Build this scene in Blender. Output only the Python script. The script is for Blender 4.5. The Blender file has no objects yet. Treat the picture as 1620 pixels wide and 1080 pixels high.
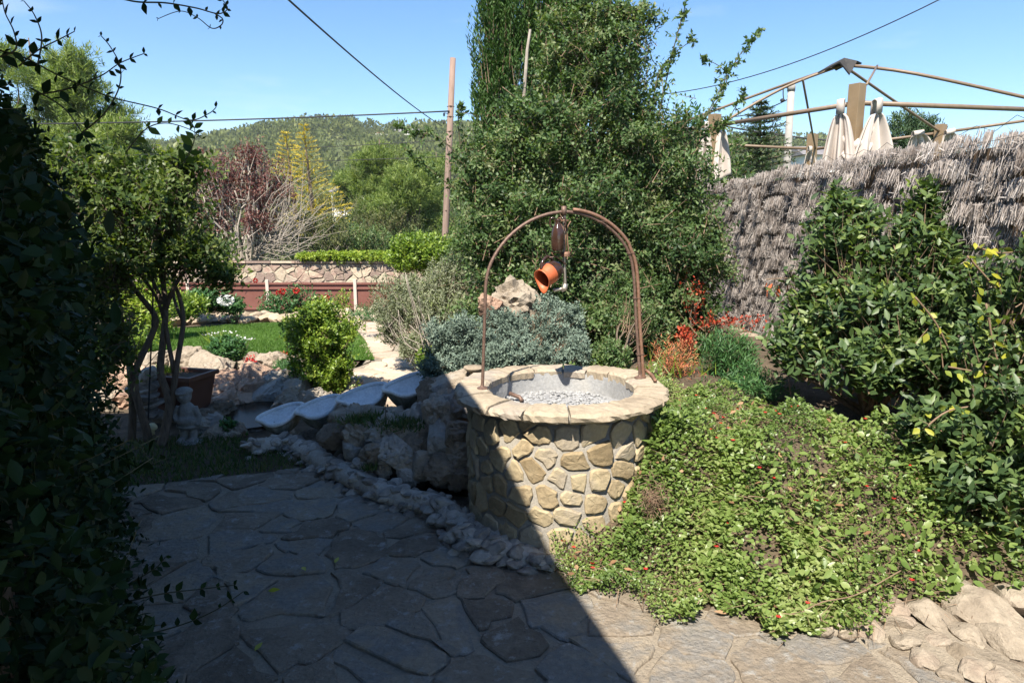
import bpy, bmesh, math, random
import numpy as np
from mathutils import Vector, Matrix, noise as mnoise

# ------------------------------------------------------------------ camera, sky, sun, exposure
SC = bpy.context.scene
COL = SC.collection
TH = math.radians(10.0)          # camera looks 10 degrees down
F = 1080.0                       # focal length in photograph pixels (1620 wide)
EYE = Vector((0, 0, 1.6))
cd = bpy.data.cameras.new('camera')
cam = bpy.data.objects.new('camera', cd); COL.objects.link(cam)
cam.location = EYE
cam.rotation_euler = (math.radians(90) - TH, 0, 0)
cd.sensor_width = 36.0; cd.lens = 36.0 * F / 1620.0
cd.clip_start = 0.05; cd.clip_end = 3000
SC.camera = cam

SUN_D = Vector((0.15, 0.45, -0.63)).normalized()      # the way the light travels
W = bpy.data.worlds.new('World'); SC.world = W; W.use_nodes = True
nt = W.node_tree; nt.nodes.clear()
sky = nt.nodes.new('ShaderNodeTexSky'); sky.sky_type = 'NISHITA'; sky.sun_disc = False
sky.sun_elevation = math.asin(-SUN_D.z)
sky.sun_rotation = math.atan2(-SUN_D.x, -SUN_D.y)
sky.air_density = 1.0; sky.dust_density = 0.2; sky.ozone_density = 3.0; sky.altitude = 300
bg = nt.nodes.new('ShaderNodeBackground'); bg.inputs['Strength'].default_value = 0.083
wo = nt.nodes.new('ShaderNodeOutputWorld')
tcw = nt.nodes.new('ShaderNodeTexCoord'); mpw = nt.nodes.new('ShaderNodeMapping'); mpw.inputs['Scale'].default_value = (2.2, 2.2, 9); mpw.inputs['Location'].default_value = (.4, .1, .3)
nzw = nt.nodes.new('ShaderNodeTexNoise'); nzw.inputs['Scale'].default_value = 1.6; nzw.inputs['Detail'].default_value = 6; nzw.inputs['Roughness'].default_value = .55
rpw = nt.nodes.new('ShaderNodeValToRGB'); rpw.color_ramp.elements[0].position = .56; rpw.color_ramp.elements[0].color = (0, 0, 0, 1); rpw.color_ramp.elements[1].position = .80; rpw.color_ramp.elements[1].color = (.22, .22, .22, 1)
mxw = nt.nodes.new('ShaderNodeMixRGB'); mxw.inputs[2].default_value = (7.5, 7.3, 7.6, 1)     # thin wisps of cloud
nt.links.new(tcw.outputs['Generated'], mpw.inputs['Vector']); nt.links.new(mpw.outputs[0], nzw.inputs['Vector']); nt.links.new(nzw.outputs['Fac'], rpw.inputs['Fac'])
hsw = nt.nodes.new('ShaderNodeHueSaturation'); hsw.inputs['Saturation'].default_value = 1.18; nt.links.new(sky.outputs[0], hsw.inputs['Color'])
nt.links.new(rpw.outputs['Color'], mxw.inputs['Fac']); nt.links.new(hsw.outputs[0], mxw.inputs[1])
nt.links.new(mxw.outputs[0], bg.inputs['Color']); nt.links.new(bg.outputs[0], wo.inputs['Surface'])
sl = bpy.data.lights.new('sun', 'SUN'); sl.energy = 4.9; sl.angle = math.radians(0.53); sl.color = (1.0, 0.93, 0.81)
so = bpy.data.objects.new('sun', sl); COL.objects.link(so)
so.rotation_euler = SUN_D.to_track_quat('-Z', 'Y').to_euler(); so.location = (-5, -12, 18)
SC.view_settings.view_transform = 'Standard'; SC.view_settings.look = 'None'
SC.view_settings.gamma = 1.0; SC.view_settings.use_curve_mapping = False
SC.view_settings.exposure = 1.34

# ------------------------------------------------------------------ pixel helpers (a pixel only gives a direction)
def ray(px, py):
    dx, dv = px - 810.0, 540.0 - py
    return Vector((dx, F * math.cos(TH) + dv * math.sin(TH), dv * math.cos(TH) - F * math.sin(TH)))
def P(px, py, z=0.0):
    r = ray(px, py); return EYE + r * ((z - EYE.z) / r.z)
def Q(px, py, y):
    r = ray(px, py); return EYE + r * (y / r.y)

# ------------------------------------------------------------------ scene helpers
def tag(o, label=None, cat=None, group=None, kind=None):
    if label: o['label'] = label
    if cat: o['category'] = cat
    if group: o['group'] = group
    if kind: o['kind'] = kind
    return o
def empty(name, loc, label=None, cat=None, group=None):
    o = bpy.data.objects.new(name, None); COL.objects.link(o); o.location = loc
    o.empty_display_size = 0.1
    bpy.context.view_layer.update() if False else None
    return tag(o, label, cat, group)
def adopt(o, parent):
    o.parent = parent
    # meshes are modelled in world coordinates; keep them there under an empty that is only moved
    o.matrix_parent_inverse = Matrix.Translation(-parent.location) if parent.type == 'EMPTY' else Matrix.Identity(4)
    return o
def link(name, me, mat=None, parent=None):
    o = bpy.data.objects.new(name, me); COL.objects.link(o)
    if mat is not None and not me.materials: me.materials.append(mat)
    if parent is not None: adopt(o, parent)
    return o

def icos(sub):
    bm = bmesh.new(); bmesh.ops.create_icosphere(bm, subdivisions=sub, radius=1)
    v = [x.co.copy() for x in bm.verts]; f = [[y.index for y in x.verts] for x in bm.faces]; bm.free()
    return v, f
ICO = {s: icos(s) for s in (1, 2, 3, 4)}

class MB:
    """collects shapes, builds them as one mesh object"""
    def __init__(s): s.v = []; s.f = []
    def add(s, v, f):
        o = len(s.v); s.v += [tuple(x) for x in v]; s.f += [[i + o for i in q] for q in f]; return s
    def box(s, c, d, rz=0.0, bev=0.0):
        bm = bmesh.new(); bmesh.ops.create_cube(bm, size=1)
        bmesh.ops.scale(bm, vec=d, verts=bm.verts)
        if bev: bmesh.ops.bevel(bm, geom=list(bm.edges), offset=bev, segments=2, affect='EDGES', profile=.6)
        m = Matrix.Translation(c) @ Matrix.Rotation(rz, 4, 'Z')
        bm.verts.index_update()
        s.add([m @ x.co for x in bm.verts], [[y.index for y in x.verts] for x in bm.faces]); bm.free(); return s
    def tube(s, pts, rad, n=6, cap=True):
        pts = [Vector(p) for p in pts]
        if not hasattr(rad, '__len__'): rad = [rad] * len(pts)
        vs, fs = [], []; ref = None
        for i, p in enumerate(pts):
            t = (pts[min(i + 1, len(pts) - 1)] - pts[max(i - 1, 0)])
            t = t.normalized() if t.length > 1e-9 else Vector((0, 0, 1))
            if ref is None: ref = t.orthogonal().normalized()
            ref = (ref - t * ref.dot(t)); ref = ref.normalized() if ref.length > 1e-6 else t.orthogonal().normalized()
            b = t.cross(ref)
            for k in range(n):
                a = 2 * math.pi * k / n
                vs.append(p + (ref * math.cos(a) + b * math.sin(a)) * rad[i])
        for i in range(len(pts) - 1):
            for k in range(n):
                k2 = (k + 1) % n
                fs.append([i * n + k, i * n + k2, (i + 1) * n + k2, (i + 1) * n + k])
        if cap: fs.append(list(range(n))[::-1]); fs.append([(len(pts) - 1) * n + k for k in range(n)])
        return s.add(vs, fs)
    def lathe(s, prof, m=None, n=24):
        m = m or Matrix.Identity(4); vs, fs = [], []
        for r, z in prof:
            for k in range(n):
                a = 2 * math.pi * k / n; vs.append(m @ Vector((r * math.cos(a), r * math.sin(a), z)))
        for i in range(len(prof) - 1):
            for k in range(n):
                k2 = (k + 1) % n; fs.append([i * n + k, i * n + k2, (i + 1) * n + k2, (i + 1) * n + k])
        return s.add(vs, fs)
    def blob(s, c, r, sub=2, amp=.15, seed=0, fr=1.5):
        v, f = ICO[sub]; vs = []
        for p in v:
            d = 1 + amp * mnoise.noise(p * fr + Vector((seed * 7.3, seed * 3.1, seed)))
            vs.append(Vector(c) + Vector((p.x * r[0], p.y * r[1], p.z * r[2])) * d)
        return s.add(vs, f)
    def mesh(s, name, smooth=False):
        me = bpy.data.meshes.new(name); me.from_pydata(s.v, [], s.f); me.update()
        if smooth: me.polygons.foreach_set('use_smooth', [True] * len(me.polygons))
        return me
    def build(s, name, mat, parent=None, smooth=False):
        return link(name, s.mesh(name, smooth), mat, parent)

def smooth_curve(pts, k=4):
    pts = [Vector(p) for p in pts]; out = []
    for i in range(len(pts) - 1):
        a, b = pts[max(i - 1, 0)], pts[i]; c, d = pts[i + 1], pts[min(i + 2, len(pts) - 1)]
        for j in range(k):
            t = j / k
            out.append(.5 * ((2 * b) + (c - a) * t + (2 * a - 5 * b + 4 * c - d) * t * t + (3 * b - a - 3 * c + d) * t ** 3))
    out.append(pts[-1]); return out

# ------------------------------------------------------------------ materials
def new_mat(name):
    m = bpy.data.materials.new(name); m.use_nodes = True
    n = m.node_tree.nodes; n.clear()
    out = n.new('ShaderNodeOutputMaterial'); b = n.new('ShaderNodeBsdfPrincipled')
    m.node_tree.links.new(b.outputs[0], out.inputs[0]); return m, m.node_tree, b, out
def ramp(t, stops):
    r = t.nodes.new('ShaderNodeValToRGB'); e = r.color_ramp.elements
    while len(e) < len(stops): e.new(0.5)
    for x, (p, c) in zip(e, stops): x.position = p; x.color = (*c, 1)
    return r
def mathn(t, op, a=None, b=None):
    n = t.nodes.new('ShaderNodeMath'); n.operation = op
    for i, x in enumerate((a, b)):
        if x is None: continue
        if isinstance(x, (int, float)): n.inputs[i].default_value = x
        else: t.links.new(x, n.inputs[i])
    return n.outputs[0]
def tex(t, kind, scale, coord, **kw):
    n = t.nodes.new(kind); n.inputs['Scale'].default_value = scale
    t.links.new(coord, n.inputs['Vector'])
    for k, v in kw.items():
        n.inputs[k].default_value = v
    return n
def stone(name, cols, scale=6.0, rough=.9, bump=.5, bscale=30.0, vary=.35, hue=.0, lichen=None, dist=.01):
    """mottled stone: large patches, fine grain, a per-piece shift, optional lichen blotches, fine relief"""
    m, t, b, _ = new_mat(name); L = t.links
    tc = t.nodes.new('ShaderNodeTexCoord'); oi = t.nodes.new('ShaderNodeObjectInfo')
    geo = t.nodes.new('ShaderNodeNewGeometry')
    co = geo.outputs['Position']
    n1 = tex(t, 'ShaderNodeTexNoise', scale, co, Detail=7.0, Roughness=.62)
    r = ramp(t, [(i / (len(cols) - 1) * .5 + .25, c) for i, c in enumerate(cols)])
    sh = mathn(t, 'ADD', n1.outputs['Fac'], mathn(t, 'MULTIPLY', mathn(t, 'SUBTRACT', oi.outputs['Random'], .5), vary))
    L.new(sh, r.inputs['Fac']); col = r.outputs['Color']
    n2 = tex(t, 'ShaderNodeTexNoise', bscale * 1.7, co, Detail=5.0, Roughness=.7)
    hs = t.nodes.new('ShaderNodeHueSaturation')
    L.new(col, hs.inputs['Color'])
    L.new(mathn(t, 'ADD', mathn(t, 'MULTIPLY', n2.outputs['Fac'], .9), .55), hs.inputs['Value'])
    col = hs.outputs['Color']
    if lichen:
        n3 = tex(t, 'ShaderNodeTexNoise', lichen[1], co, Detail=8.0, Roughness=.75)
        lr = ramp(t, [(lichen[2], (0, 0, 0)), (lichen[2] + .1, (1, 1, 1))]); L.new(n3.outputs['Fac'], lr.inputs['Fac'])
        mx = t.nodes.new('ShaderNodeMixRGB'); L.new(lr.outputs['Color'], mx.inputs['Fac']); L.new(col, mx.inputs[1])
        mx.inputs[2].default_value = (*lichen[0], 1); col = mx.outputs[0]
    L.new(col, b.inputs['Base Color']); b.inputs['Roughness'].default_value = rough
    b.inputs['Specular IOR Level'].default_value = .25
    n4 = tex(t, 'ShaderNodeTexNoise', bscale, co, Detail=9.0, Roughness=.68)
    bp = t.nodes.new('ShaderNodeBump'); bp.inputs['Strength'].default_value = bump; bp.inputs['Distance'].default_value = dist
    L.new(n4.outputs['Fac'], bp.inputs['Height']); L.new(bp.outputs[0], b.inputs['Normal'])
    return m
def leafm(name, cols, trans=.28, rough=.45, spec=.35, tcol=None):
    """leaf: colour picked per leaf, some light passing through"""
    m, t, b, out = new_mat(name); L = t.links
    at = t.nodes.new('ShaderNodeAttribute'); at.attribute_name = 'rnd'
    r = ramp(t, [(i / max(1, len(cols) - 1), c) for i, c in enumerate(cols)]); L.new(at.outputs['Fac'], r.inputs['Fac'])
    L.new(r.outputs['Color'], b.inputs['Base Color']); b.inputs['Roughness'].default_value = rough
    b.inputs['Specular IOR Level'].default_value = spec
    tr = t.nodes.new('ShaderNodeBsdfTranslucent')
    mx = t.nodes.new('ShaderNodeMixRGB'); mx.blend_type = 'MULTIPLY'; mx.inputs['Fac'].default_value = 1
    L.new(r.outputs['Color'], mx.inputs[1]); mx.inputs[2].default_value = (*(tcol or (1.5, 1.6, .6)), 1)
    L.new(mx.outputs[0], tr.inputs['Color'])
    ms = t.nodes.new('ShaderNodeMixShader'); ms.inputs[0].default_value = trans
    L.new(b.outputs[0], ms.inputs[1]); L.new(tr.outputs[0], ms.inputs[2]); L.new(ms.outputs[0], out.inputs[0])
    return m
def plain(name, c1, c2, rough=.6, metal=0.0, scale=20.0, bump=.1, spec=.4, stretch=None):
    m, t, b, _ = new_mat(name); L = t.links
    geo = t.nodes.new('ShaderNodeNewGeometry'); co = geo.outputs['Position']
    if stretch:
        mp = t.nodes.new('ShaderNodeMapping'); mp.inputs['Scale'].default_value = stretch; L.new(co, mp.inputs['Vector']); co = mp.outputs[0]
    n = tex(t, 'ShaderNodeTexNoise', scale, co, Detail=6.0, Roughness=.65)
    r = ramp(t, [(.3, c1), (.7, c2)]); L.new(n.outputs['Fac'], r.inputs['Fac'])
    L.new(r.outputs['Color'], b.inputs['Base Color'])
    b.inputs['Roughness'].default_value = rough; b.inputs['Metallic'].default_value = metal; b.inputs['Specular IOR Level'].default_value = spec
    if bump:
        bp = t.nodes.new('ShaderNodeBump'); bp.inputs['Strength'].default_value = bump; bp.inputs['Distance'].default_value = .01
        L.new(n.outputs['Fac'], bp.inputs['Height']); L.new(bp.outputs[0], b.inputs['Normal'])
    return m

M = {}
M['flag'] = stone('flagstone', [(.165, .132, .10), (.22, .178, .135), (.25, .205, .155), (.215, .20, .18), (.29, .24, .18)], 4.5, .9, 1.0, 26, .5, lichen=((.33, .315, .29), 13, .55), dist=.03)
M['mortar'] = stone('mortar', [(.21, .175, .135), (.285, .24, .185), (.33, .28, .215)], 7, .95, 1.0, 50, .1, dist=.02)
M['wellstone'] = stone('well_stone', [(.22, .165, .095), (.30, .235, .145), (.35, .285, .18), (.29, .245, .185)], 5, .88, .8, 28, .5)
M['wellmortar'] = stone('well_mortar', [(.19, .175, .15), (.26, .235, .20)], 8, .95, .8, 60, .1)
M['coping'] = stone('coping_stone', [(.23, .185, .135), (.30, .245, .178), (.335, .28, .205), (.275, .235, .195)], 5, .85, .6, 26, .4)
M['concrete'] = stone('grey_concrete', [(.22, .22, .22), (.28, .28, .28), (.34, .33, .31)], 4, .9, .4, 40, .1, lichen=((.2, .2, .21), 6, .62))
M['pebbles'] = stone('pebble_fill', [(.19, .19, .195), (.29, .29, .29), (.37, .355, .325)], 30, .9, .9, 70, .1)
M['kerb'] = stone('kerb_stone', [(.15, .135, .12), (.23, .205, .18), (.29, .26, .225), (.35, .32, .28)], 16, .9, .9, 30, .5)
M['tufa'] = stone('tufa_rock', [(.15, .12, .09), (.25, .20, .15), (.33, .28, .22), (.30, .29, .27)], 7, .92, 1.0, 22, .5, dist=.03, lichen=((.10, .08, .06), 12, .60))
M['paletufa'] = stone('pale_rock', [(.18, .145, .105), (.26, .215, .165), (.32, .27, .21), (.28, .22, .17)], 5, .9, 1.0, 20, .4, dist=.025)
M['pinkrock'] = stone('pink_rock', [(.28, .18, .13), (.37, .25, .18), (.44, .32, .24)], 5, .9, 1.0, 18, .4, dist=.025)
M['sand'] = stone('sandy_edging', [(.28, .215, .145), (.36, .285, .20), (.40, .33, .245)], 3, .9, .6, 18, .3)
M['wallstone'] = stone('wall_stone', [(.23, .17, .14), (.33, .26, .20), (.38, .32, .25), (.30, .20, .16), (.42, .35, .26)], 3, .9, .6, 12, .75)
M['pathstone'] = stone('path_stone', [(.31, .24, .18), (.39, .31, .235), (.45, .37, .285)], 2.5, .88, .5, 16, .5)
M['soil'] = stone('soil', [(.055, .04, .028), (.10, .075, .05), (.15, .115, .08)], 9, .95, 1.0, 40, .1, dist=.02)
M['dryground'] = stone('dry_ground', [(.045, .06, .02), (.065, .085, .03), (.10, .10, .045)], .05, .95, .2, .5, .1)
M['turf'] = stone('turf', [(.05, .12, .022), (.07, .16, .03), (.09, .19, .04)], 6, .9, .6, 60, .1)
M['iron'] = plain('brown_iron', (.10, .06, .045), (.20, .13, .10), .55, .35, 60, .3)
M['rust'] = plain('rusty_pipe', (.16, .08, .05), (.27, .16, .11), .6, .3, 60, .3)
M['gazebo'] = plain('brown_painted_steel', (.15, .105, .07), (.20, .145, .10), .5, .1, 10, .05)
M['gazebopost'] = plain('tan_painted_post', (.20, .14, .078), (.24, .17, .10), .5, .05, 8, .05)
M['cloth'] = plain('cream_curtain_cloth', (.42, .36, .315), (.50, .44, .395), .9, 0, 5, .1)
M['shell'] = stone('white_weathered_basin', [(.46, .48, .49), (.58, .60, .61), (.66, .675, .68)], 9, .6, .35, 40, .05, lichen=((.22, .22, .17), 14, .66))
M['shellunder'] = stone('dark_basin_underside', [(.10, .11, .07), (.22, .22, .18), (.42, .42, .40)], 16, .9, .9, 40, .1)  # mottled, darker than the bowl above it
M['terra'] = plain('terracotta', (.38, .085, .03), (.48, .125, .05), .5, 0, 14, .1)
M['glaze'] = plain('dark_brown_glaze', (.028, .016, .012), (.055, .028, .02), .12, 0, 14, .25, .6)
M['plastic'] = plain('brown_plastic', (.10, .045, .03), (.13, .06, .042), .6, 0, 8, .05)
M['statue'] = stone('cast_stone', [(.15, .15, .145), (.22, .22, .21), (.28, .275, .26)], 14, .9, .7, 50, .1)
M['fence'] = plain('brown_metal_fence', (.145, .055, .042), (.18, .075, .058), .55, .1, 3, .03)
M['fencepost'] = plain('pale_fence_post', (.42, .35, .30), (.52, .44, .38), .7, 0, 8, .05)
M['pole'] = plain('weathered_wood_pole', (.17, .115, .09), (.27, .195, .16), .85, 0, 4, .4, .2, (6, 6, .4))
M['concpole'] = plain('concrete_pole', (.27, .255, .235), (.33, .31, .285), .9, 0, 6, .1)
M['wire'] = plain('black_cable', (.02, .02, .022), (.03, .03, .03), .6, 0, 5, 0)
M['bark'] = plain('grey_brown_bark', (.075, .055, .04), (.16, .125, .095), .9, 0, 18, .8, .2, (3, 3, .6))
M['bare'] = plain('bare_grey_twig', (.26, .22, .18), (.38, .33, .28), .9, 0, 10, .2)
M['twig'] = plain('brown_twig', (.14, .09, .055), (.22, .15, .10), .85, 0, 14, .2)
M['stem'] = plain('green_brown_shoot', (.05, .05, .022), (.085, .07, .035), .7, 0, 14, .1)
M['white'] = plain('white_wall', (.70, .68, .64), (.78, .76, .72), .9, 0, 2, .1)
M['tile'] = plain('clay_roof_tile', (.36, .17, .10), (.46, .24, .15), .85, 0, .8, .1)
M['greyroof'] = plain('grey_roof', (.13, .12, .13), (.2, .19, .19), .85, 0, .8, .1)
M['window'] = plain('window_glass', (.02, .025, .03), (.04, .045, .05), .1, 0, 1, 0)
M['wood'] = plain('stained_wood', (.13, .075, .04), (.2, .12, .07), .7, 0, 4, .2, .3, (1, 8, 8))
M['blackcloth'] = plain('black_cap_cloth', (.02, .02, .02), (.045, .042, .04), .85, 0, 20, .3)
M['brass'] = plain('tap_metal', (.32, .27, .22), (.48, .43, .38), .4, .8, 30, .1)
M['lamp'] = plain('yellow_plastic', (.55, .50, .30), (.68, .62, .36), .5, 0, 10, .05)

def brushm():
    m, t, b, out = new_mat('heather_brush'); L = t.links
    at = t.nodes.new('ShaderNodeAttribute'); at.attribute_name = 'rnd'
    r = ramp(t, [(0, (.14, .112, .098)), (.35, (.265, .228, .205)), (.7, (.365, .325, .30)), (1, (.48, .44, .41))])
    L.new(at.outputs['Fac'], r.inputs['Fac']); L.new(r.outputs['Color'], b.inputs['Base Color']); b.inputs['Roughness'].default_value = .9
    b.inputs['Specular IOR Level'].default_value = .1
    return m
M['brush'] = brushm()
LM = {}
LM['bush'] = leafm('cotoneaster_leaf', [(.028, .058, .02), (.05, .093, .03), (.08, .135, .045), (.125, .18, .068), (.18, .205, .10)], .3, .5, .28)
LM['cypress'] = leafm('cypress_spray', [(.028, .065, .016), (.045, .095, .022), (.07, .13, .032)], .25, .6, .2)
LM['hedge'] = leafm('shaded_jasmine_leaf', [(.008, .02, .007), (.014, .03, .010), (.024, .046, .014)], .2, .55, .15)  # leaf colour darkened to carry the hedge's deep shade
LM['treeleaf'] = leafm('hibiscus_leaf', [(.03, .058, .014), (.055, .092, .022), (.10, .14, .034), (.16, .19, .05)], .38, .45, .35)
LM['viburnum'] = leafm('viburnum_leaf', [(.035, .068, .026), (.058, .10, .036), (.09, .14, .045), (.17, .22, .06)], .28, .45, .35)
LM['cover'] = leafm('heartleaf_groundcover', [(.085, .135, .034), (.13, .195, .048), (.18, .245, .066), (.235, .28, .10)], .33, .4, .45)
LM['dry'] = leafm('dry_brown_leaf', [(.14, .075, .04), (.25, .14, .075), (.33, .21, .12)], .15, .8, .2, (1, 1, 1))
LM['juniper'] = leafm('blue_juniper_spray', [(.085, .12, .092), (.13, .175, .138), (.20, .255, .20)], .15, .7, .2, (1, 1.1, .9))
LM['lavender'] = leafm('silvery_leaf', [(.09, .11, .065), (.145, .165, .10), (.21, .225, .15), (.12, .15, .05)], .2, .7, .2)
LM['boxy'] = leafm('yellow_green_leaf', [(.05, .10, .016), (.11, .18, .025), (.18, .26, .035), (.25, .31, .05)], .35, .4, .4)
LM['lime'] = leafm('lime_leaf', [(.13, .20, .03), (.22, .30, .045), (.32, .36, .06)], .4, .45, .35)
LM['rosemary'] = leafm('bright_needle_leaf', [(.03, .085, .03), (.05, .125, .04), (.085, .17, .05)], .25, .5, .3)
LM['plum'] = leafm('purple_plum_leaf', [(.075, .03, .03), (.12, .05, .045), (.17, .075, .06), (.16, .12, .07)], .25, .5, .3, (1.5, .7, .7))
LM['gold'] = leafm('golden_conifer', [(.20, .17, .03), (.40, .31, .035), (.58, .44, .05)], .25, .6, .2)
LM['pine'] = leafm('pine_needle', [(.06, .10, .025), (.11, .16, .04), (.17, .22, .06), (.23, .27, .09)], .35, .6, .2)
LM['fir'] = leafm('fir_needle', [(.03, .06, .032), (.055, .095, .045), (.085, .13, .06)], .15, .6, .2)
LM['forest'] = leafm('far_forest', [(.06, .08, .03), (.10, .125, .045), (.145, .17, .06), (.19, .21, .08)], .3, .8, .1)
LM['scrub'] = leafm('olive_scrub', [(.05, .065, .025), (.09, .105, .04), (.14, .14, .06)], .25, .7, .2)
LM['grass'] = leafm('grass_blade', [(.06, .12, .02), (.085, .165, .03), (.12, .21, .045)], .3, .5, .25)
LM['shadegrass'] = leafm('dull_grass_blade', [(.04, .075, .02), (.06, .10, .03), (.14, .12, .06)], .2, .6, .2)
LM['red'] = leafm('red_petal', [(.28, .015, .012), (.42, .025, .022), (.52, .05, .04)], .2, .5, .3, (1, .5, .4))
LM['redleaf'] = leafm('red_autumn_leaf', [(.22, .03, .016), (.36, .055, .028), (.45, .11, .05)], .25, .5, .3, (1.2, .6, .4))
LM['orange'] = leafm('orange_bloom', [(.52, .13, .05), (.62, .21, .10)], .3, .5, .3, (1.2, .8, .5))
LM['whiteflower'] = leafm('white_petal', [(.72, .72, .70), (.80, .79, .75)], .3, .6, .2, (1, 1, 1))
LM['yellowleaf'] = leafm('yellowing_leaf', [(.28, .30, .03), (.42, .40, .05), (.16, .22, .04)], .4, .45, .35)
LM['strand'] = leafm('dry_red_stem', [(.30, .07, .03), (.42, .14, .07), (.30, .25, .10)], .1, .7, .2, (1, 1, 1))

# ------------------------------------------------------------------ foliage kit (numpy)
T_OVAL = (np.array([[0, 0, 0], [.5, .42, .13], [0, 1, -.06], [-.5, .42, .13], [0, .45, 0]], float), [[0, 1, 4], [1, 2, 4], [2, 3, 4], [3, 0, 4]])
T_DIA = (np.array([[0, 0, 0], [.5, .5, .1], [0, 1, 0], [-.5, .5, .1]], float), [[0, 1, 2], [0, 2, 3]])
T_TRI = (np.array([[-.5, 0, 0], [.5, 0, 0], [0, 1, 0]], float), [[0, 1, 2]])
T_LEAF = (np.array([[0, 0, 0], [.32, .2, .06], [.5, .48, .10], [.28, .78, .03], [0, 1.04, -.10], [-.28, .78, .03], [-.5, .48, .10], [-.32, .2, .06], [0, .25, 0], [0, .6, -.015]], float),
          [[0, 1, 8], [1, 2, 9, 8], [2, 3, 9], [3, 4, 9], [4, 5, 9], [5, 6, 9], [6, 7, 8, 9], [7, 0, 8]])
T_HEART = (np.array([[0, .02, 0], [.3, -.04, .05], [.5, .25, .08], [.3, .68, .03], [0, 1, -.06], [-.3, .68, .03], [-.5, .25, .08], [-.3, -.04, .05], [0, .4, 0]], float),
           [[0, 1, 2, 8], [2, 3, 8], [3, 4, 8], [4, 5, 8], [5, 6, 8], [6, 7, 0, 8]])
def unit(a): return a / np.maximum(np.linalg.norm(a, axis=-1, keepdims=True), 1e-9)
def rnds(rng, n): return unit(rng.normal(size=(n, 3)))
def leaves(name, pos, axis, nrm, length, width, tmpl, mat, parent=None, rnd=None, rng=None):
    n = len(pos); tv, tf = tmpl; nv = len(tv)
    axis = unit(axis); right = unit(np.cross(axis, nrm)); nz = np.cross(right, axis)
    length = np.broadcast_to(length, n)[:, None, None]; width = np.broadcast_to(width, n)[:, None, None]
    V = pos[:, None, :] + right[:, None, :] * width * tv[None, :, 0:1] + axis[:, None, :] * length * tv[None, :, 1:2] + nz[:, None, :] * width * tv[None, :, 2:3]
    V = V.reshape(-1, 3)
    loops = np.array([i for f in tf for i in f]); sizes = np.array([len(f) for f in tf])
    lv = (loops[None, :] + (np.arange(n) * nv)[:, None]).ravel().astype(np.int32)
    tot = np.tile(sizes, n); start = np.concatenate([[0], np.cumsum(tot)[:-1]]).astype(np.int32)
    me = bpy.data.meshes.new(name)
    me.vertices.add(len(V)); me.vertices.foreach_set('co', V.astype(np.float32).ravel())
    me.loops.add(len(lv)); me.loops.foreach_set('vertex_index', lv)
    me.polygons.add(len(tot)); me.polygons.foreach_set('loop_start', start); me.polygons.foreach_set('loop_total', tot.astype(np.int32))
    me.update(calc_edges=True)
    if rnd is None: rnd = (rng or np.random.default_rng(1)).random(n)
    a = me.attributes.new('rnd', 'FLOAT', 'POINT'); a.data.foreach_set('value', np.repeat(np.clip(rnd, 0, 1), nv).astype(np.float32))
    return link(name, me, mat, parent)

def lump(u, k, seed, amp):
    """uneven outline: a few random cosine lobes over the sphere of directions"""
    r = np.random.default_rng(seed); out = np.zeros(len(u))
    for i in range(k):
        d = unit(r.normal(size=3)); out += np.cos(u @ d * r.uniform(3, 8) + r.uniform(0, 6.3)) * r.uniform(.4, 1)
    return 1 + amp * out / math.sqrt(k)
def shoots(rng, n, c, rad, per=10, length=.25, gap=None, shell=.5, lumps=9, amp=.16, up=.5, out=.8, jit=.5, seed=0, spread=.9, zmin=None, half=None):
    """leafy shoots through an uneven ellipsoid; returns leaf positions, axes, normals, shoot bases, shoot tips and a per-leaf tone"""
    u = rnds(rng, n)
    if half is not None:                                  # keep most shoots where they can be seen from the garden
        h = np.array(half, float); keep = (u @ h > -.35); u = np.where(keep[:, None], u, u - 2 * (u @ h)[:, None] * h[None, :])
    r = (1 - shell * rng.random(n) ** 1.6) * lump(u, lumps, seed + 11, amp)
    tip = np.array(c) + u * np.array(rad) * r[:, None]
    d = unit(u * out + np.array([0, 0, up]) + rng.normal(size=(n, 3)) * jit)
    L = length * rng.uniform(.5, 1.4, n)
    t = (np.arange(per) + .5) / per
    pos = tip[:, None, :] - d[:, None, :] * (L[:, None, None] * (1 - t)[None, :, None])
    side = unit(np.cross(d, rnds(rng, n))); side2 = np.cross(d, side)
    ang = (np.arange(per) * 2.4)[None, :] + rng.uniform(0, 6.3, n)[:, None] + rng.normal(size=(n, per)) * .3
    sv = side[:, None, :] * np.cos(ang)[..., None] + side2[:, None, :] * np.sin(ang)[..., None]
    ax = unit(d[:, None, :] * (1 - spread * .5) + sv * spread + np.array([0, 0, .1]))
    nr = unit(d[:, None, :] * .8 + np.array([0, -.15, .6]) + rng.normal(size=(n, per, 3)) * .45)
    tone = np.clip(rng.normal(.45, .22, n)[:, None] + rng.normal(size=(n, per)) * .14 + (t - .5)[None, :] * .25, 0, 1)
    P_, A_, N_, R_ = pos.reshape(-1, 3), ax.reshape(-1, 3), nr.reshape(-1, 3), tone.ravel()
    if zmin is not None:
        k = P_[:, 2] > zmin; P_, A_, N_, R_ = P_[k], A_[k], N_[k], R_[k]
    return P_, A_, N_, tip - d * L[:, None], tip, R_
def cat(*sets): return [np.concatenate([s[i] for s in sets]) for i in range(6)]
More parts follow.
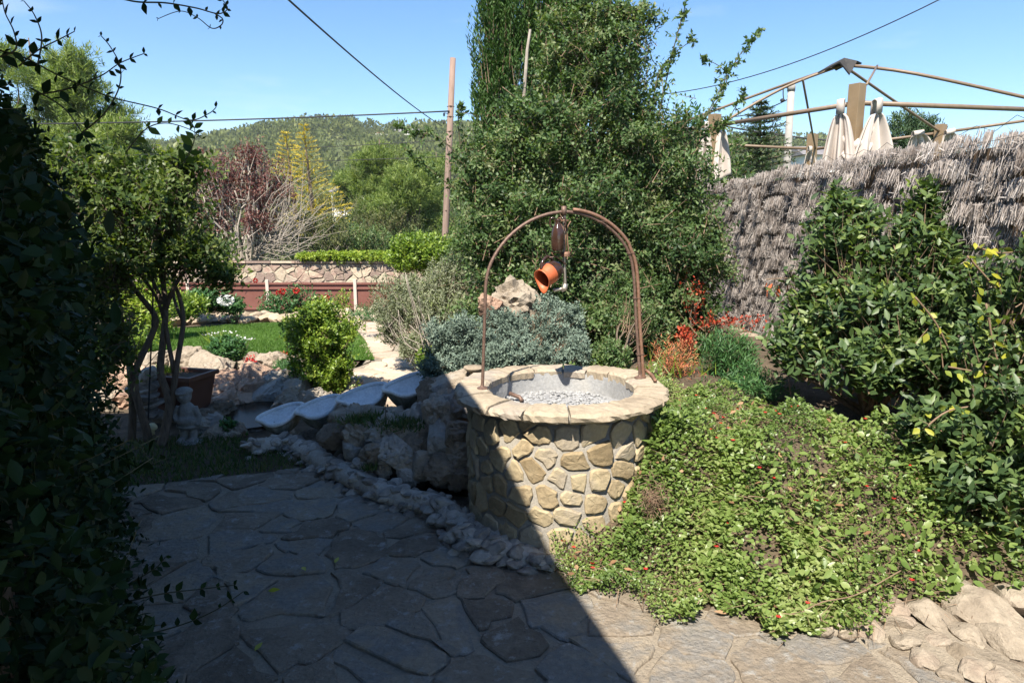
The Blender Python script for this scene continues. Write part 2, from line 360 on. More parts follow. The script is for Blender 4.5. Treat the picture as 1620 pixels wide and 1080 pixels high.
def twigs(name, base, tip, rad, mat, parent, rng, frac=1.0, back=None):
    """thin three-sided twigs under the shoots"""
    k = rng.random(len(base)) < frac; b, t = base[k], tip[k]
    if back is not None:
        e = (np.array(back) - b) * .25; l = np.linalg.norm(e, axis=1, keepdims=True); b = b + e * np.minimum(1, .22 / np.maximum(l, 1e-6))
    n = len(b); d = unit(t - b); s = unit(np.cross(d, rnds(rng, n))); s2 = np.cross(d, s)
    V = []
    for a in (0, 2.094, 4.189): V.append(b + (s * math.cos(a) + s2 * math.sin(a)) * rad)
    V.append(t); V = np.stack(V, 1).reshape(-1, 3)
    f = np.array([[0, 1, 3], [1, 2, 3], [2, 0, 3]]); fs = (f[None] + (np.arange(n) * 4)[:, None, None]).reshape(-1, 3)
    me = bpy.data.meshes.new(name); me.from_pydata(V.tolist(), [], fs.tolist()); me.update()
    return link(name, me, mat, parent)
def limbs(rng, base, targets, r0, r1, wob=.08, steps=5, n=6):
    m = MB()
    for tg in targets:
        b = Vector(base); tg = Vector(tg); pts = []; rr = []
        L = (tg - b).length
        for i in range(steps + 1):
            t = i / steps; p = b.lerp(tg, t)
            p.z += (math.sin(t * math.pi / 2) - t) * L * .18
            if 0 < i < steps: p += Vector(rng.normal(size=3)) * wob * L * .3
            pts.append(p); rr.append(r0 * (1 - t) + r1 * t)
        m.tube(smooth_curve(pts, 2), np.interp(np.linspace(0, 1, steps * 2 + 1), np.linspace(0, 1, steps + 1), rr), n)
    return m
def dup(o, parent, loc=None, rot=None, scale=None):
    c = o.copy(); COL.objects.link(c); c.parent = parent
    return c
# ------------------------------------------------------------------ the lie of the land
def sm(t): t = np.clip(t, 0, 1); return t * t * (3 - 2 * t)
RIDGE_PX = np.array([-600, 0, 250, 300, 400, 500, 650, 800, 1000, 1150, 1300, 1500, 1900, 2600], float)
RIDGE_PY = np.array([300, 262, 236, 228, 212, 207, 206, 205, 210, 222, 232, 246, 275, 310], float)
def ridge(x):
    px = 810 + x / 400.0 * 1120
    py = np.interp(px, RIDGE_PX, RIDGE_PY)
    el = np.arctan((540 - py) / F) - TH
    return 1.6 + 400 * np.tan(el) - 4.5
def gz(x, y):
    x = np.asarray(x, float); y = np.asarray(y, float)
    z = np.where(y < 9, -.06, -.06 - .06 * (np.minimum(y, 16.5) - 9))
    z = z - sm((y - 16.5) / 100) * 11
    h = sm((y - 120) / 280)
    z = z + h * (ridge(x * 400 / np.maximum(y, 60)) + 11.5) + np.sin(x * .05) * np.sin(y * .04) * 2.0 * sm((y - 90) / 60)
    z = z - sm((y - 405) / 300) * 60
    return z
ys = np.concatenate([np.linspace(-30, 20, 51), np.linspace(21, 60, 20), np.linspace(65, 460, 60), np.linspace(480, 1400, 15)])
xs = np.concatenate([np.linspace(-1200, -210, 12), np.linspace(-200, -25, 30), np.linspace(-24, 24, 49), np.linspace(25, 200, 30), np.linspace(210, 1200, 12)])
X, Y = np.meshgrid(xs, ys); Z = gz(X, Y); nx, ny = len(xs), len(ys)
gm = MB(); gm.v = np.stack([X, Y, Z], -1).reshape(-1, 3).tolist()
gm.f = [[j * nx + i, j * nx + i + 1, (j + 1) * nx + i + 1, (j + 1) * nx + i] for j in range(ny - 1) for i in range(nx - 1)]
tag(gm.build('ground', M['dryground'], None, True), kind='structure')

# patio outline points on the ground
A_sh, B_sh = P(1010, 1080), P(879, 890)          # two points of the roof's shadow edge on the paving
E0, E1 = P(190, 772), P(490, 737)                # back edge of the paving, left of the kerb
# the raised planting bed
F0, F1, F2 = (.20, 2.90), (1.06, 2.42), (2.75, 2.30)
def seg_side(x, y, a, b):
    d = np.array([b[0] - a[0], b[1] - a[1]]); d = d / np.linalg.norm(d)
    return -(x - a[0]) * d[1] + (y - a[1]) * d[0]
def bedz(x, y):
    x = np.asarray(x, float); y = np.asarray(y, float)
    f1 = np.minimum(seg_side(x, y, F0, F1), seg_side(x, y, F1, F2)) / .85
    xl = np.interp(y, [2.5, 3.0, 3.9, 4.3, 6, 9], [.15, .2, -.15, -.42, -.55, -.6])
    f2 = (x - xl) / .35
    h = .52 * sm(np.minimum(f1, f2))
    h = h + .03 * np.sin(x * 5 + 1) * np.sin(y * 4.3) * sm(np.minimum(f1, f2))
    h = h + .15 * np.exp(-((x - .80) ** 2 + (y - 3.20) ** 2) / .06)
    return h - .02
xs = np.linspace(-.9, 2.75, 70); ys = np.linspace(2.2, 9.5, 110)
X, Y = np.meshgrid(xs, ys); Z = bedz(X, Y); nx, ny = len(xs), len(ys)
bmz = MB(); bmz.v = np.stack([X, Y, Z], -1).reshape(-1, 3).tolist()
bmz.f = [[j * nx + i, j * nx + i + 1, (j + 1) * nx + i + 1, (j + 1) * nx + i] for j in range(ny - 1) for i in range(nx - 1)
         if max(Z[j, i], Z[j + 1, i + 1], Z[j, i + 1], Z[j + 1, i]) > -.012]
tag(bmz.build('planting_bed', M['soil'], None, True), kind='structure')

# ------------------------------------------------------------------ laid stone: cells, then one piece per cell
def clip(poly, n, d):
    out = []
    for i in range(len(poly)):
        a, b = poly[i], poly[(i + 1) % len(poly)]
        da, db = a @ n - d, b @ n - d
        if da <= 0: out.append(a)
        if (da < 0 < db) or (db < 0 < da): out.append(a + (b - a) * (da / (da - db)))
    return out
def cells(seeds, box, cuts=()):
    seeds = np.array(seeds); res = []
    for i, s in enumerate(seeds):
        poly = [np.array(p, float) for p in ((box[0], box[1]), (box[2], box[1]), (box[2], box[3]), (box[0], box[3]))]
        dd = np.linalg.norm(seeds - s, axis=1); near = np.argsort(dd)[1:22]
        for j in near:
            n = seeds[j] - s; poly = clip(poly, n, n @ ((seeds[j] + s) / 2))
            if len(poly) < 3: break
        for n, d in cuts:
            if len(poly) >= 3: poly = clip(poly, np.array(n), d)
        res.append(poly if len(poly) >= 3 else None)
    return res
def piece(rng, poly, joint, h, depth, bevel, rough=.06, fn=lambda u, v, w: (u, v, w), round_=True, dome=.0, wav=.0):
    """one stone: jagged outline, chipped arris, slightly uneven face; fn maps (u, v, height) into the world"""
    c = np.mean(poly, axis=0); pts = []
    for i in range(len(poly)):
        a, b = poly[i], poly[(i + 1) % len(poly)]
        L = np.linalg.norm(b - a)
        if L < 1e-4: continue
        k = 3 if L > .12 else 2
        for j in range(k):
            q = a + (b - a) * (j / k)
            v = c - q; l = np.linalg.norm(v)
            q = q + v / max(l, 1e-6) * min(joint * (1.5 if j == 0 else 1.0), l * .5)
            pts.append(q + rng.normal(size=2) * rough * min(L, .25) * .5)
    if len(pts) < 3: return None
    if round_:
        pts = [pts[i] * .76 + (pts[i - 1] + pts[(i + 1) % len(pts)]) * .12 for i in range(len(pts))]
    n = len(pts); m = MB(); vs = []
    tilt = rng.normal(size=2) * wav
    size = math.sqrt(max(1e-6, np.mean([np.sum((p - c) ** 2) for p in pts])))
    def hh(q): return h + float((q - c) @ tilt)
    for p in pts: vs.append(fn(p[0], p[1], -depth))
    for p in pts: vs.append(fn(p[0], p[1], hh(p) - bevel * rng.uniform(.6, 1.3)))
    ins = []
    for p in pts:
        v = c - p; l = max(np.linalg.norm(v), 1e-6); q = p + v / l * min(bevel * rng.uniform(.8, 1.6), l * .4); ins.append(q)
        vs.append(fn(q[0], q[1], hh(q) + rng.normal() * bevel * .12))
    mid = []
    for p in ins:
        q = p * .5 + c * .5; vs.append(fn(q[0], q[1], hh(q) + dome * .8 + rng.normal() * bevel * .16))
    vs.append(fn(c[0], c[1], hh(c) + dome))
    fs = []
    for r in range(3):
        for i in range(n):
            j = (i + 1) % n; fs.append([r * n + i, r * n + j, (r + 1) * n + j, (r + 1) * n + i])
    for i in range(n): fs.append([3 * n + i, 3 * n + (i + 1) % n, 4 * n])
    m.add(vs, fs); return m
def jgrid(rng, x0, x1, y0, y1, dx, dy, jit, ok=lambda x, y: True):
    out = []; row = 0; y = y0
    while y <= y1:
        x = x0 + (dx * .5 if row % 2 else 0)
        while x <= x1:
            p = (x + rng.normal() * jit * dx, y + rng.normal() * jit * dy)
            if ok(*p): out.append(p)
            x += dx
        y += dy; row += 1
    return out

# --- patio
rng = np.random.default_rng(5)
pm = MB().add([(-4.5, -2.5, -.009), (4.0, -2.5, -.009), (4.0, 2.6, -.009), (1.2, 3.6, -.009), (E1.x + .6, 3.9, -.009), (E1.x, E1.y, -.009), (E0.x, E0.y, -.009), (-4.5, E0.y - .3, -.009)], [[0, 1, 2, 3, 4, 5, 6, 7]])
patio = tag(pm.build('patio', M['mortar']), kind='structure')
ed = np.array([E1.x - E0.x, E1.y - E0.y]); en = np.array([-ed[1], ed[0]]) / np.linalg.norm(ed)
seeds = jgrid(rng, -3.6, 3.4, 1.1, 4.6, .31, .215, .33, lambda x, y: abs(x) < y * .82 + .45)
vis = cells(seeds, (-3.4, .6, 3.4, 4.7), [(en, en @ np.array([E0.x, E0.y]))])
for s, poly in zip(seeds, vis):
    if poly is None: continue
    c = np.mean(poly, axis=0)
    if bedz(c[0], c[1]) > .18: continue
    if math.hypot(c[0] - .26, c[1] - 3.55) < .42: continue
    if c[1] > 3.5 and c[0] > -.75: continue
    if max(np.linalg.norm(p - c) for p in poly) > .6: continue
    m = piece(rng, poly, rng.uniform(.004, .011), rng.uniform(.0, .009), .03, .006, .24, wav=.012)
    if m: m.build('flagstone', M['flag'], patio)

# ------------------------------------------------------------------ rocks
def rock_mesh(name, seed, kind, sub=3):
    v, f = ICO[sub]; vs = []
    o = Vector((seed * 5.17, seed * 2.3, seed * 9.1))
    r = random.Random(seed); cuts = [(Vector((r.gauss(0, 1), r.gauss(0, 1), r.gauss(0, 1))).normalized(), r.uniform(.55, .85)) for _ in range(7 if kind != 'tufa' else 3)]
    for p in v:
        d = 1 + .35 * mnoise.noise(p * 1.3 + o)
        if kind == 'tufa':
            d += .34 * (abs(mnoise.noise(p * 3.1 + o)) - .2) + .22 * (abs(mnoise.noise(p * 7 + o)) - .2) + .08 * mnoise.noise(p * 15 + o)
        else: d += .10 * mnoise.noise(p * 3.5 + o) + .04 * mnoise.noise(p * 9 + o)
        q = p * d
        for n, c in cuts:
            k = q.dot(n) - c
            if k > 0: q = q - n * k * .88
        vs.append(q)
    m = MB(); m.add(vs, f); return m.mesh(name)
POOL = {k: [rock_mesh(k + '_rock', i + (0 if k == 'tufa' else 50), k, 4 if k == 'tufa' else 3) for i in range(9)] for k in ('tufa', 'cut')}
def rock(kind, mat, parent, loc, size, seed, name='rock', rot=None):
    r = random.Random(seed); src = POOL[kind][r.randrange(9)]
    key = (src.name, mat.name)
    if key not in RM:
        me = src.copy(); me.materials.clear(); me.materials.append(mat); RM[key] = me
    o = bpy.data.objects.new(name, RM[key]); COL.objects.link(o)
    if parent is not None: adopt(o, parent)
    o.location = loc; o.scale = size
    o.rotation_euler = rot if rot else (r.uniform(-.4, .4), r.uniform(-.4, .4), r.uniform(0, 6.3))
    return o
RM = {}

# ------------------------------------------------------------------ the well
WX, WY, WR, WH = .26, 3.55, .50, .69
well = empty('stone_well', (WX, WY, 0), 'round stone garden well with pale coping slabs', 'well')
core = MB().lathe([(WR - .012, -.05), (WR - .012, WH), (.40, WH), (.395, .60), (.0, .60)], Matrix.Translation((WX, WY, 0)), 64)
wall = core.build('well_wall', M['wellmortar'], well, True)
def cyl(u, v, w):
    a = u / WR; r = WR - .012 + w
    return (WX + math.sin(a) * r, WY - math.cos(a) * r, v)
seeds = []
y = .03; row = 0
while y < WH - .01:
    hrow = rng.uniform(.085, .13); u = -1.35 + rng.uniform(0, .1)
    while u < 1.35:
        seeds.append((u + rng.normal() * .012, y + hrow / 2 + rng.normal() * .024)); u += rng.uniform(.085, .17)
    y += hrow; row += 1
for poly in cells(seeds, (-1.45, 0, 1.45, WH - .004)):
    if poly is None: continue
    c = np.mean(poly, axis=0)
    if max(np.linalg.norm(p - c) for p in poly) > .2: continue
    m = piece(rng, poly, rng.uniform(.004, .010), rng.uniform(.008, .018), .01, .007, .16, cyl, True, .0, .09)
    if m: m.build('wall_stone', M['wellstone'], wall)
# grey rendered lining and pebble fill
lin = MB().lathe([(.399, .715), (.392, .60)], Matrix.Translation((WX, WY, 0)), 64); lin.v += [(x, y_, z) for x, y_, z in []]
lin.build('lining', M['concrete'], well, True)
fill = MB(); v, f = [], []
ri = 14
for i in range(ri + 1):
    for k in range(40):
        r = .395 * i / ri; a = 2 * math.pi * k / 40
        v.append((WX + r * math.cos(a), WY + r * math.sin(a), .607 + .012 * mnoise.noise(Vector((r * math.cos(a) * 12, r * math.sin(a) * 12, 3)))))
for i in range(ri):
    for k in range(40): f.append([i * 40 + k, i * 40 + (k + 1) % 40, (i + 1) * 40 + (k + 1) % 40, (i + 1) * 40 + k])
fill.add(v, f); fl = fill.build('pebble_fill', M['pebbles'], well)
pb = MB()
for i in range(420):
    a = rng.uniform(0, 6.3); r = .37 * math.sqrt(rng.random()); s = rng.uniform(.006, .014)
    pb.blob((WX + r * math.cos(a), WY + r * math.sin(a), .612), (s * 1.3, s, s * .7), 1, .3, i)
tag(pb.build('pebbles', M['concrete'], fl), kind='stuff')
# coping slabs
a0 = -math.pi; k = 0; nb = 15; edges = np.cumsum(rng.uniform(.75, 1.25, nb)); edges = edges / edges[-1] * 2 * math.pi
for i in range(nb):
    a1, a2 = (0 if i == 0 else edges[i - 1]), edges[i]
    n = 8; ro = .572 + rng.uniform(-.012, .014); rI = .40 + rng.uniform(-.012, .006)
    th = rng.uniform(.044, .056); zt = WH + th + rng.uniform(-.004, .006)
    m = MB(); vs = []; fs = []; g = .010
    prof = [(rI, WH + .001), (rI - .004, zt - .012), (rI + .012, zt), ((rI + ro) / 2, zt + .003), (ro - .018, zt - .002), (ro, zt - .016), (ro - .002, WH + .012), (ro - .018, WH + .001)]
    for q in range(n + 1):
        a = a1 + (a2 - a1) * q / n
        for j, (r, z) in enumerate(prof):
            gap = g / r * (1 if q == 0 else -1 if q == n else 0) * .6
            jr = rng.normal() * (.005 if j in (4, 5, 6, 7) else .002); jz = rng.normal() * (.0025 if 1 < j < 6 else .001)
            vs.append((WX + (r + jr) * math.sin(a + gap), WY - (r + jr) * math.cos(a + gap), z + jz))
    w = len(prof)
    for q in range(n):
        for j in range(w):
            fs.append([q * w + j, q * w + (j + 1) % w, (q + 1) * w + (j + 1) % w, (q + 1) * w + j])
    fs.append(list(range(w))); fs.append([n * w + j for j in range(w)][::-1])
    m.add(vs, fs).build('coping_stone', M['coping'], well)
cm = MB().lathe([(.41, WH + .002), (.41, WH + .030), (.556, WH + .026), (.548, WH + .002)], Matrix.Translation((WX, WY, 0)), 64)
cm.build('coping_mortar', M['wellmortar'], well, True)
# the little outlet pipe and a stone lying inside
MB().tube([P(806, 622, .655), P(822, 628, .64), P(826, 634, .625)], .012, 8).build('outlet_pipe', M['iron'], well, True)

# iron arch standing on the coping
ZR = WH + .05
pL, pR = P(763, 615, ZR), P(1012, 598, ZR)
arch = empty('well_arch', pL, 'arched brown iron hoop over the well', 'arch')
def apx(px, py):
    t = (px - 763) / (1012 - 763); return Q(px, py, pL.y + (pR.y - pL.y) * t)
hoop = smooth_curve([apx(*p) for p in ((763, 617), (765, 560), (767, 500), (770, 440), (784, 402), (812, 368), (848, 345), (892, 335), (934, 343), (968, 364), (992, 394), (1002, 430), (1006, 500), (1010, 560), (1013, 600))], 5)
MB().tube(hoop, .0085, 10).build('hoop', M['iron'], arch, True)
n2 = len(hoop)
hose = [p + Vector((.019, -.004, .012 if i < n2 * .7 else 0)) for i, p in enumerate(hoop) if i > n2 * .5]
hose += smooth_curve([hose[-1] + Vector((.004, -.005, -.0)), P(1018, 585, ZR + .035), P(1030, 592, ZR + .012), P(1037, 602, ZR + .012)], 3)
MB().tube(hose, .0095, 8).build('water_pipe', M['rust'], arch, True)
tie = MB()
for i in (int(n2 * .6), int(n2 * .72), int(n2 * .82), int(n2 * .92)):
    p = hoop[i]; tie.tube([p + Vector((-.012, -.012, 0)), p + Vector((.031, -.014, 0)), p + Vector((.031, .011, .002)), p + Vector((-.012, .011, .002)), p + Vector((-.012, -.012, 0))], .002, 4)
tie.build('wire_ties', M['iron'], arch)
for p in (pL, pR): MB().lathe([(.0, .0), (.03, .0), (.03, .006), (.012, .014), (.009, .02)], Matrix.Translation(p), 12).build('foot_plate', M['iron'], arch)
top = apx(892, 335)
hy = top.y - .006
pipe = smooth_curve([Q(892, 328, hy), Q(893, 345, hy), Q(893, 380, hy), Q(893, 420, hy), Q(894, 445, hy)], 3) + [Q(894, 453, hy), Q(889, 457, hy), Q(876, 459, hy - .03)]
MB().tube(pipe, .0085, 8).build('drop_pipe', M['brass'], arch, True)
MB().tube([Q(892, 326, hy), Q(892, 341, hy)], .0135, 10).build('pipe_coupling', M['iron'], arch, True)
MB().tube([Q(894, 449, hy), Q(894, 456, hy), Q(888, 458, hy - .004)], .015, 10).build('pipe_elbow', M['brass'], arch, True)
# bracket: hooks, long lyre-shaped straps, ring
br = MB()
for dx in (-3, 3, 7):
    br.tube(smooth_curve([Q(889 + dx * 2, 350, hy - .02), Q(893 + dx * .6, 362, hy - .025), Q(892 + dx * .9, 385, hy - .025), Q(891 + dx * 1.3, 402, hy - .02)], 3), .0035, 5)
br.tube([Q(886, 349, hy - .02), Q(900, 349, hy - .02)], .004, 5)
br.tube(smooth_curve([Q(885, 352, hy - .02), Q(882, 347, hy - .02), Q(887, 345, hy - .02), Q(889, 352, hy - .02)], 3), .003, 5)
br.tube([Q(872, 400, hy - .03), Q(902, 399, hy - .02)], .0035, 5)
br.tube([Q(873, 401, hy - .03), Q(896, 418, hy - .02)], .003, 5)
br.build('bracket', M['rust'], arch, True)
MB().lathe([(.022, -.012), (.024, .0), (.022, .012), (.018, .012), (.018, -.012), (.022, -.012)], Matrix.Translation(Q(895, 402, hy - .018)), 16).build('bracket_ring', M['rust'], arch, True)

# dark glazed bottle hung from the arch, and the tilted clay jug
bq = Q(882, 397, hy - .05)
bot = empty('glazed_bottle', bq, 'dark brown glazed bottle hanging under the iron arch', 'bottle')
prof = [(.0, 0), (.030, .0), (.036, .01), (.039, .04), (.040, .08), (.037, .11), (.028, .135), (.018, .15), (.015, .165), (.019, .172), (.017, .178), (.012, .176)]
MB().lathe([(r * .85, z * .9) for r, z in prof], Matrix.Translation(bq), 20).build('body', M['glaze'], bot, True)
hd = MB()
for s in (-1, 1): hd.tube(smooth_curve([bq + Vector((s * .016, 0, .165)), bq + Vector((s * .036, 0, .165)), bq + Vector((s * .040, 0, .135)), bq + Vector((s * .034, 0, .118))], 3), .005, 6)
hd.build('handle', M['glaze'], bot, True)
MB().tube([bq + Vector((0, 0, .17)), Q(886, 350, hy - .03), Q(889, 340, hy)], .002, 5).build('hanging_wire', M['iron'], bot)

jc = Q(868, 433, hy - .03)
jug = empty('clay_jug', jc, 'tilted terracotta jug with orange mouth and dark glazed back', 'jug')
ax = Vector((-.58, -.55, -.36)).normalized()          # the mouth points this way
JM = Matrix.Translation(jc - ax * .045) @ ax.to_track_quat('Z', 'Y').to_matrix().to_4x4() @ Matrix.Scale(.84, 4)
back = [(.0, -.045), (.035, -.045), (.052, -.03), (.064, .0), (.068, .025), (.066, .042)]
MB().lathe(back, JM, 28).build('glazed_body', M['glaze'], jug, True)
front = [(.0665, .042), (.067, .05), (.064, .075), (.058, .095), (.056, .11), (.061, .122), (.056, .122), (.051, .108), (.053, .09), (.058, .06), (.055, .0), (.03, -.035), (.0, -.038)]
mb = MB().lathe(front, JM, 28)
lip = ax.cross(Vector((0, 0, 1))).normalized(); dn = (Vector((0, 0, -1)) - ax * ax.dot(Vector((0, 0, -1)))).normalized()
inv = JM.inverted(); out_v = []
for q in mb.v:
    l = inv @ Vector(q); d = Vector(q) - (jc - ax * .045); rd = d - ax * d.dot(ax)
    k = max(0, l.z - .085) / .037 * max(0, rd.normalized().dot(dn) if rd.length > 1e-5 else 0) ** 3
    out_v.append(tuple(Vector(q) + (dn * .028 + ax * .016) * k))
mb.v = out_v; mb.build('clay_mouth', M['terra'], jug, True)
hb = JM @ Vector((0, 0, 0)); upv = -dn
hp = smooth_curve([hb + upv * .05 - ax * .01, hb + upv * .08 + ax * .01, hb + upv * .085 + ax * .04, hb + upv * .07 + ax * .07, hb + upv * .048 + ax * .084], 4)
MB().tube(hp, .0085, 8).build('handle', M['glaze'], jug, True)
MB().tube([hb + upv * .08 + ax * .02, Q(886, 405, hy - .03), Q(893, 402, hy - .01)], .0022, 5).build('hanging_wire', M['iron'], jug)

# small pale stone bird bath behind the coping
bb = P(748, 600, .62); bb.y += .25; bb = Q(750, 606, 4.22)
bath = empty('bird_bath', bb, 'small pale stone bird bath between blue juniper and well coping', 'bird bath')
MB().lathe([(.0, 0), (.05, 0), (.052, .015), (.03, .03), (.026, .06), (.03, .075)], Matrix.Translation(bb), 16).build('pedestal', M['coping'], bath, True)
MB().lathe([(.0, .075), (.045, .078), (.066, .10), (.064, .108), (.04, .095), (.0, .09)], Matrix.Translation(bb), 18).build('bowl', M['coping'], bath, True)

# ------------------------------------------------------------------ kerb of mortared stones, sweeping past the well
kp = [P(395, 700, .08), P(455, 692, .08), P(500, 712, .10), P(560, 745, .10), P(625, 772, .10), P(690, 785, .10), P(722, 812, .10), P(745, 838, .10), P(790, 856, .08), P(845, 872, .05), P(880, 886, .03)]
kc = smooth_curve(kp, 6)
kerb = tag(MB().tube([p - Vector((0, 0, .055)) for p in kc], .066, 10).build('stone_kerb', M['kerb'], None, True), 'low curving kerb of mortared stones between paving and rockery', 'kerb')
for i, p in enumerate(kc):
    t = (kc[min(i + 1, len(kc) - 1)] - kc[max(0, i - 1)]).normalized(); nrm = Vector((-t.y, t.x, 0))
    for o_, z_ in ((-.072, -.075), (-.062, -.03), (-.03, .012), (.012, .020), (.05, -.002)):
        if rng.random() < .12: continue
        s = rng.uniform(.02, .048)
        rock('cut', M['kerb'], kerb, p + nrm * (o_ + rng.normal() * .015) + t * rng.normal() * .02 + Vector((0, 0, z_ - .022)), (s * rng.uniform(1, 1.6), s * rng.uniform(.8, 1.2), s * rng.uniform(.45, .75)), int(rng.integers(1 << 30)), 'kerb_stone')

# ------------------------------------------------------------------ rockery between kerb and basins
rk = empty('rockery', P(600, 740), 'dark rough tufa rockery left of the well', 'rockery')
rl = [(575, 690, 4.15, .13), (610, 690, 4.1, .14), (650, 688, 4.05, .13), (545, 672, 4.35, .12), (700, 660, 4.0, .16), (722, 640, 4.05, .13), (690, 625, 4.3, .13), (715, 612, 4.2, .12),
      (700, 695, 3.9, .15), (730, 690, 3.85, .13), (600, 722, 3.95, .11), (640, 730, 3.9, .11), (622, 715, 3.92, .10), (672, 735, 3.82, .12), (705, 745, 3.72, .11), (730, 755, 3.68, .10), (660, 705, 3.95, .11),
      (580, 735, 3.95, .07), (560, 712, 4.1, .09), (660, 668, 4.2, .12), (530, 690, 4.2, .09), (565, 655, 4.4, .08), (625, 668, 4.3, .12), (595, 660, 4.4, .12), (735, 720, 3.75, .10), (735, 630, 4.2, .10), (645, 752, 3.8, .06), (605, 745, 3.88, .05)]
for i, (px, py, d, s) in enumerate(rl):
    rock('tufa' if i % 5 != 3 else 'cut', M['tufa'] if i % 7 != 5 else M['kerb'], rk, Q(px, py, d + .07), (s * rng.uniform(.9, 1.3), s, s * rng.uniform(.75, 1.0)), 300 + i)
# earth core that carries the rocks
ec = MB()
for px, py, d, s in ((600, 730, 4.25, .22), (660, 720, 4.1, .24), (715, 700, 4.0, .22), (560, 720, 4.4, .18), (640, 690, 4.4, .22), (690, 670, 4.3, .25), (510, 705, 4.6, .15)):
    q = Q(px, py, d); ec.blob((q.x, q.y, q.z - .06), (s, s * .8, s * .8), 2, .2, px)
ec.build('earth_core', M['soil'], rk, True)
def moss_tuft(name, parent, px, py, d, r, n, mat, seed, hgt=.05):
    g = np.random.default_rng(seed); q = Q(px, py, d); u = g.normal(size=(n, 3)) * np.array([r, r * .5, r * .12]); pos = np.array(q) + u
    return tag(leaves(name, pos, unit(g.normal(size=(n, 3)) * .5 + np.array([0, 0, .9])), rnds(g, n), g.uniform(.4, 1.2, n) * hgt, .010, T_TRI, mat, parent, rng=g), kind='stuff')
moss_tuft('grass_tuft', rk, 585, 665, 4.22, .09, 700, LM['shadegrass'], 3)
moss_tuft('grass_tuft', rk, 640, 672, 4.1, .09, 700, LM['shadegrass'], 4)
moss_tuft('grass_tuft', rk, 585, 742, 3.88, .02, 120, LM['shadegrass'], 5)
sp = empty('dead_flower_stalk', Q(611, 668, 4.12), 'thin dark seed stalk standing before the white basins', 'stalk')
MB().tube([Q(612, 672, 4.12), Q(610, 655, 4.12), Q(610, 634, 4.12)], [.004, .003, .002], 5).build('stem', M['bark'], sp)
sd = MB()
for i, (px, py) in enumerate(((610, 633), (607, 640), (613, 641), (607, 647), (612, 650))): sd.blob(Q(px, py, 4.12), (.008, .008, .009), 1, .2, i)
sd.build('seed_heads', M['bark'], sp)

# white basins stepping down to the pond
def basin(px, py, d, wid, dep, hgt, yaw, label):
    c = Q(px, py, d); o = empty('cascade_basin', c, label, 'basin', 'white basins stepping down to the pond')
    R = Matrix.Translation(c) @ Matrix.Rotation(yaw, 4, 'Z') @ Matrix.Rotation(math.radians(6), 4, 'X') @ Matrix.Rotation(math.radians(-7), 4, 'Y')
    nA, nR = 40, 9
    def outline(a):     # fan outline: pointed lip at the low end, broad rounded back
        r = 1 + .15 * math.cos(3 * a - 3.4)
        return Vector((math.cos(a) * wid * r, math.sin(a) * dep * r, 0))
    up, un = [], []
    for i in range(nR + 1):
        t = i / nR
        for k in range(nA):
            a = 2 * math.pi * k / nA; e = outline(a)
            rim = hgt * (.10 * math.cos(a * 3 + .4) + .25 * math.sin(a))
            z = (rim + hgt) * t ** 2.2 - hgt * .2 * (1 - t * t)
            up.append(R @ (e * t + Vector((0, 0, z))))
    mu = MB(); fs = [[i * nA + k, i * nA + (k + 1) % nA, (i + 1) * nA + (k + 1) % nA, (i + 1) * nA + k] for i in range(nR) for k in range(nA)]
    mu.add(up, fs)
    rimc = up[nR * nA:] + [up[nR * nA]]
    mu.tube([R @ (R.inverted() @ p) for p in rimc], .016, 8, False)
    b = mu.build('bowl', M['shell'], o, True)
    for i in range(nR + 1):
        t = 1 - i / nR
        for k in range(nA):
            a = 2 * math.pi * k / nA; e = outline(a)
            rim = hgt * (.10 * math.cos(a * 3 + .4) + .25 * math.sin(a))
            z = (rim + hgt) * t - hgt * 1.9 * (1 - t ** 1.5) - .014
            un.append(R @ (e * (.15 + .85 * t ** .55) * .985 + Vector((0, 0, z))))
    MB().add(un, [[i * nA + k, (i + 1) * nA + k, (i + 1) * nA + (k + 1) % nA, i * nA + (k + 1) % nA] for i in range(nR) for k in range(nA)]).build('underside', M['shellunder'], o, True)
    return o, R
basin(650, 620, 4.72, .165, .19, .06, -.25, 'highest white basin, tucked against the rough rocks by the well')
basin(579, 637, 4.78, .175, .19, .06, -.25, 'white basin directly below the highest one')
basin(508, 653, 4.86, .15, .18, .05, -.2, 'white basin between the lowest one and a small propped stone')
o4, R4 = basin(446, 664, 4.92, .15, .18, .045, -.25, 'lowest white basin with a small round hole, beside the pond')
MB().blob(R4 @ Vector((-.05, -.03, -.012)), (.011, .008, .011), 2, 0, 1).build('drain_hole', M['window'], o4, True)
ps = rock('cut', M['tufa'], None, Q(536, 652, 4.55), (.06, .04, .055), 77, 'propped_stone'); tag(ps, 'small square brown stone leaning on the white basins', 'stone')
# rubble plinth that carries the basins
pl = empty('basin_plinth', P(560, 690), 'rubble plinth carrying the white basins', 'plinth')
for i, (px, py, d, s) in enumerate(((652, 652, 4.85, .17), (620, 660, 4.8, .14), (577, 665, 4.95, .16), (545, 672, 4.9, .14), (506, 676, 5.05, .14), (446, 680, 5.1, .13), (475, 682, 5.05, .12), (680, 645, 4.75, .15), (410, 690, 5.0, .10), (430, 700, 4.75, .10), (470, 700, 4.65, .10), (395, 668, 5.2, .09), (500, 690, 4.75, .10))):
    q = Q(px, py, d); rock('tufa', M['tufa'], pl, (q.x, q.y + .05, q.z - .10), (s, s * .8, s * .7), 500 + i)

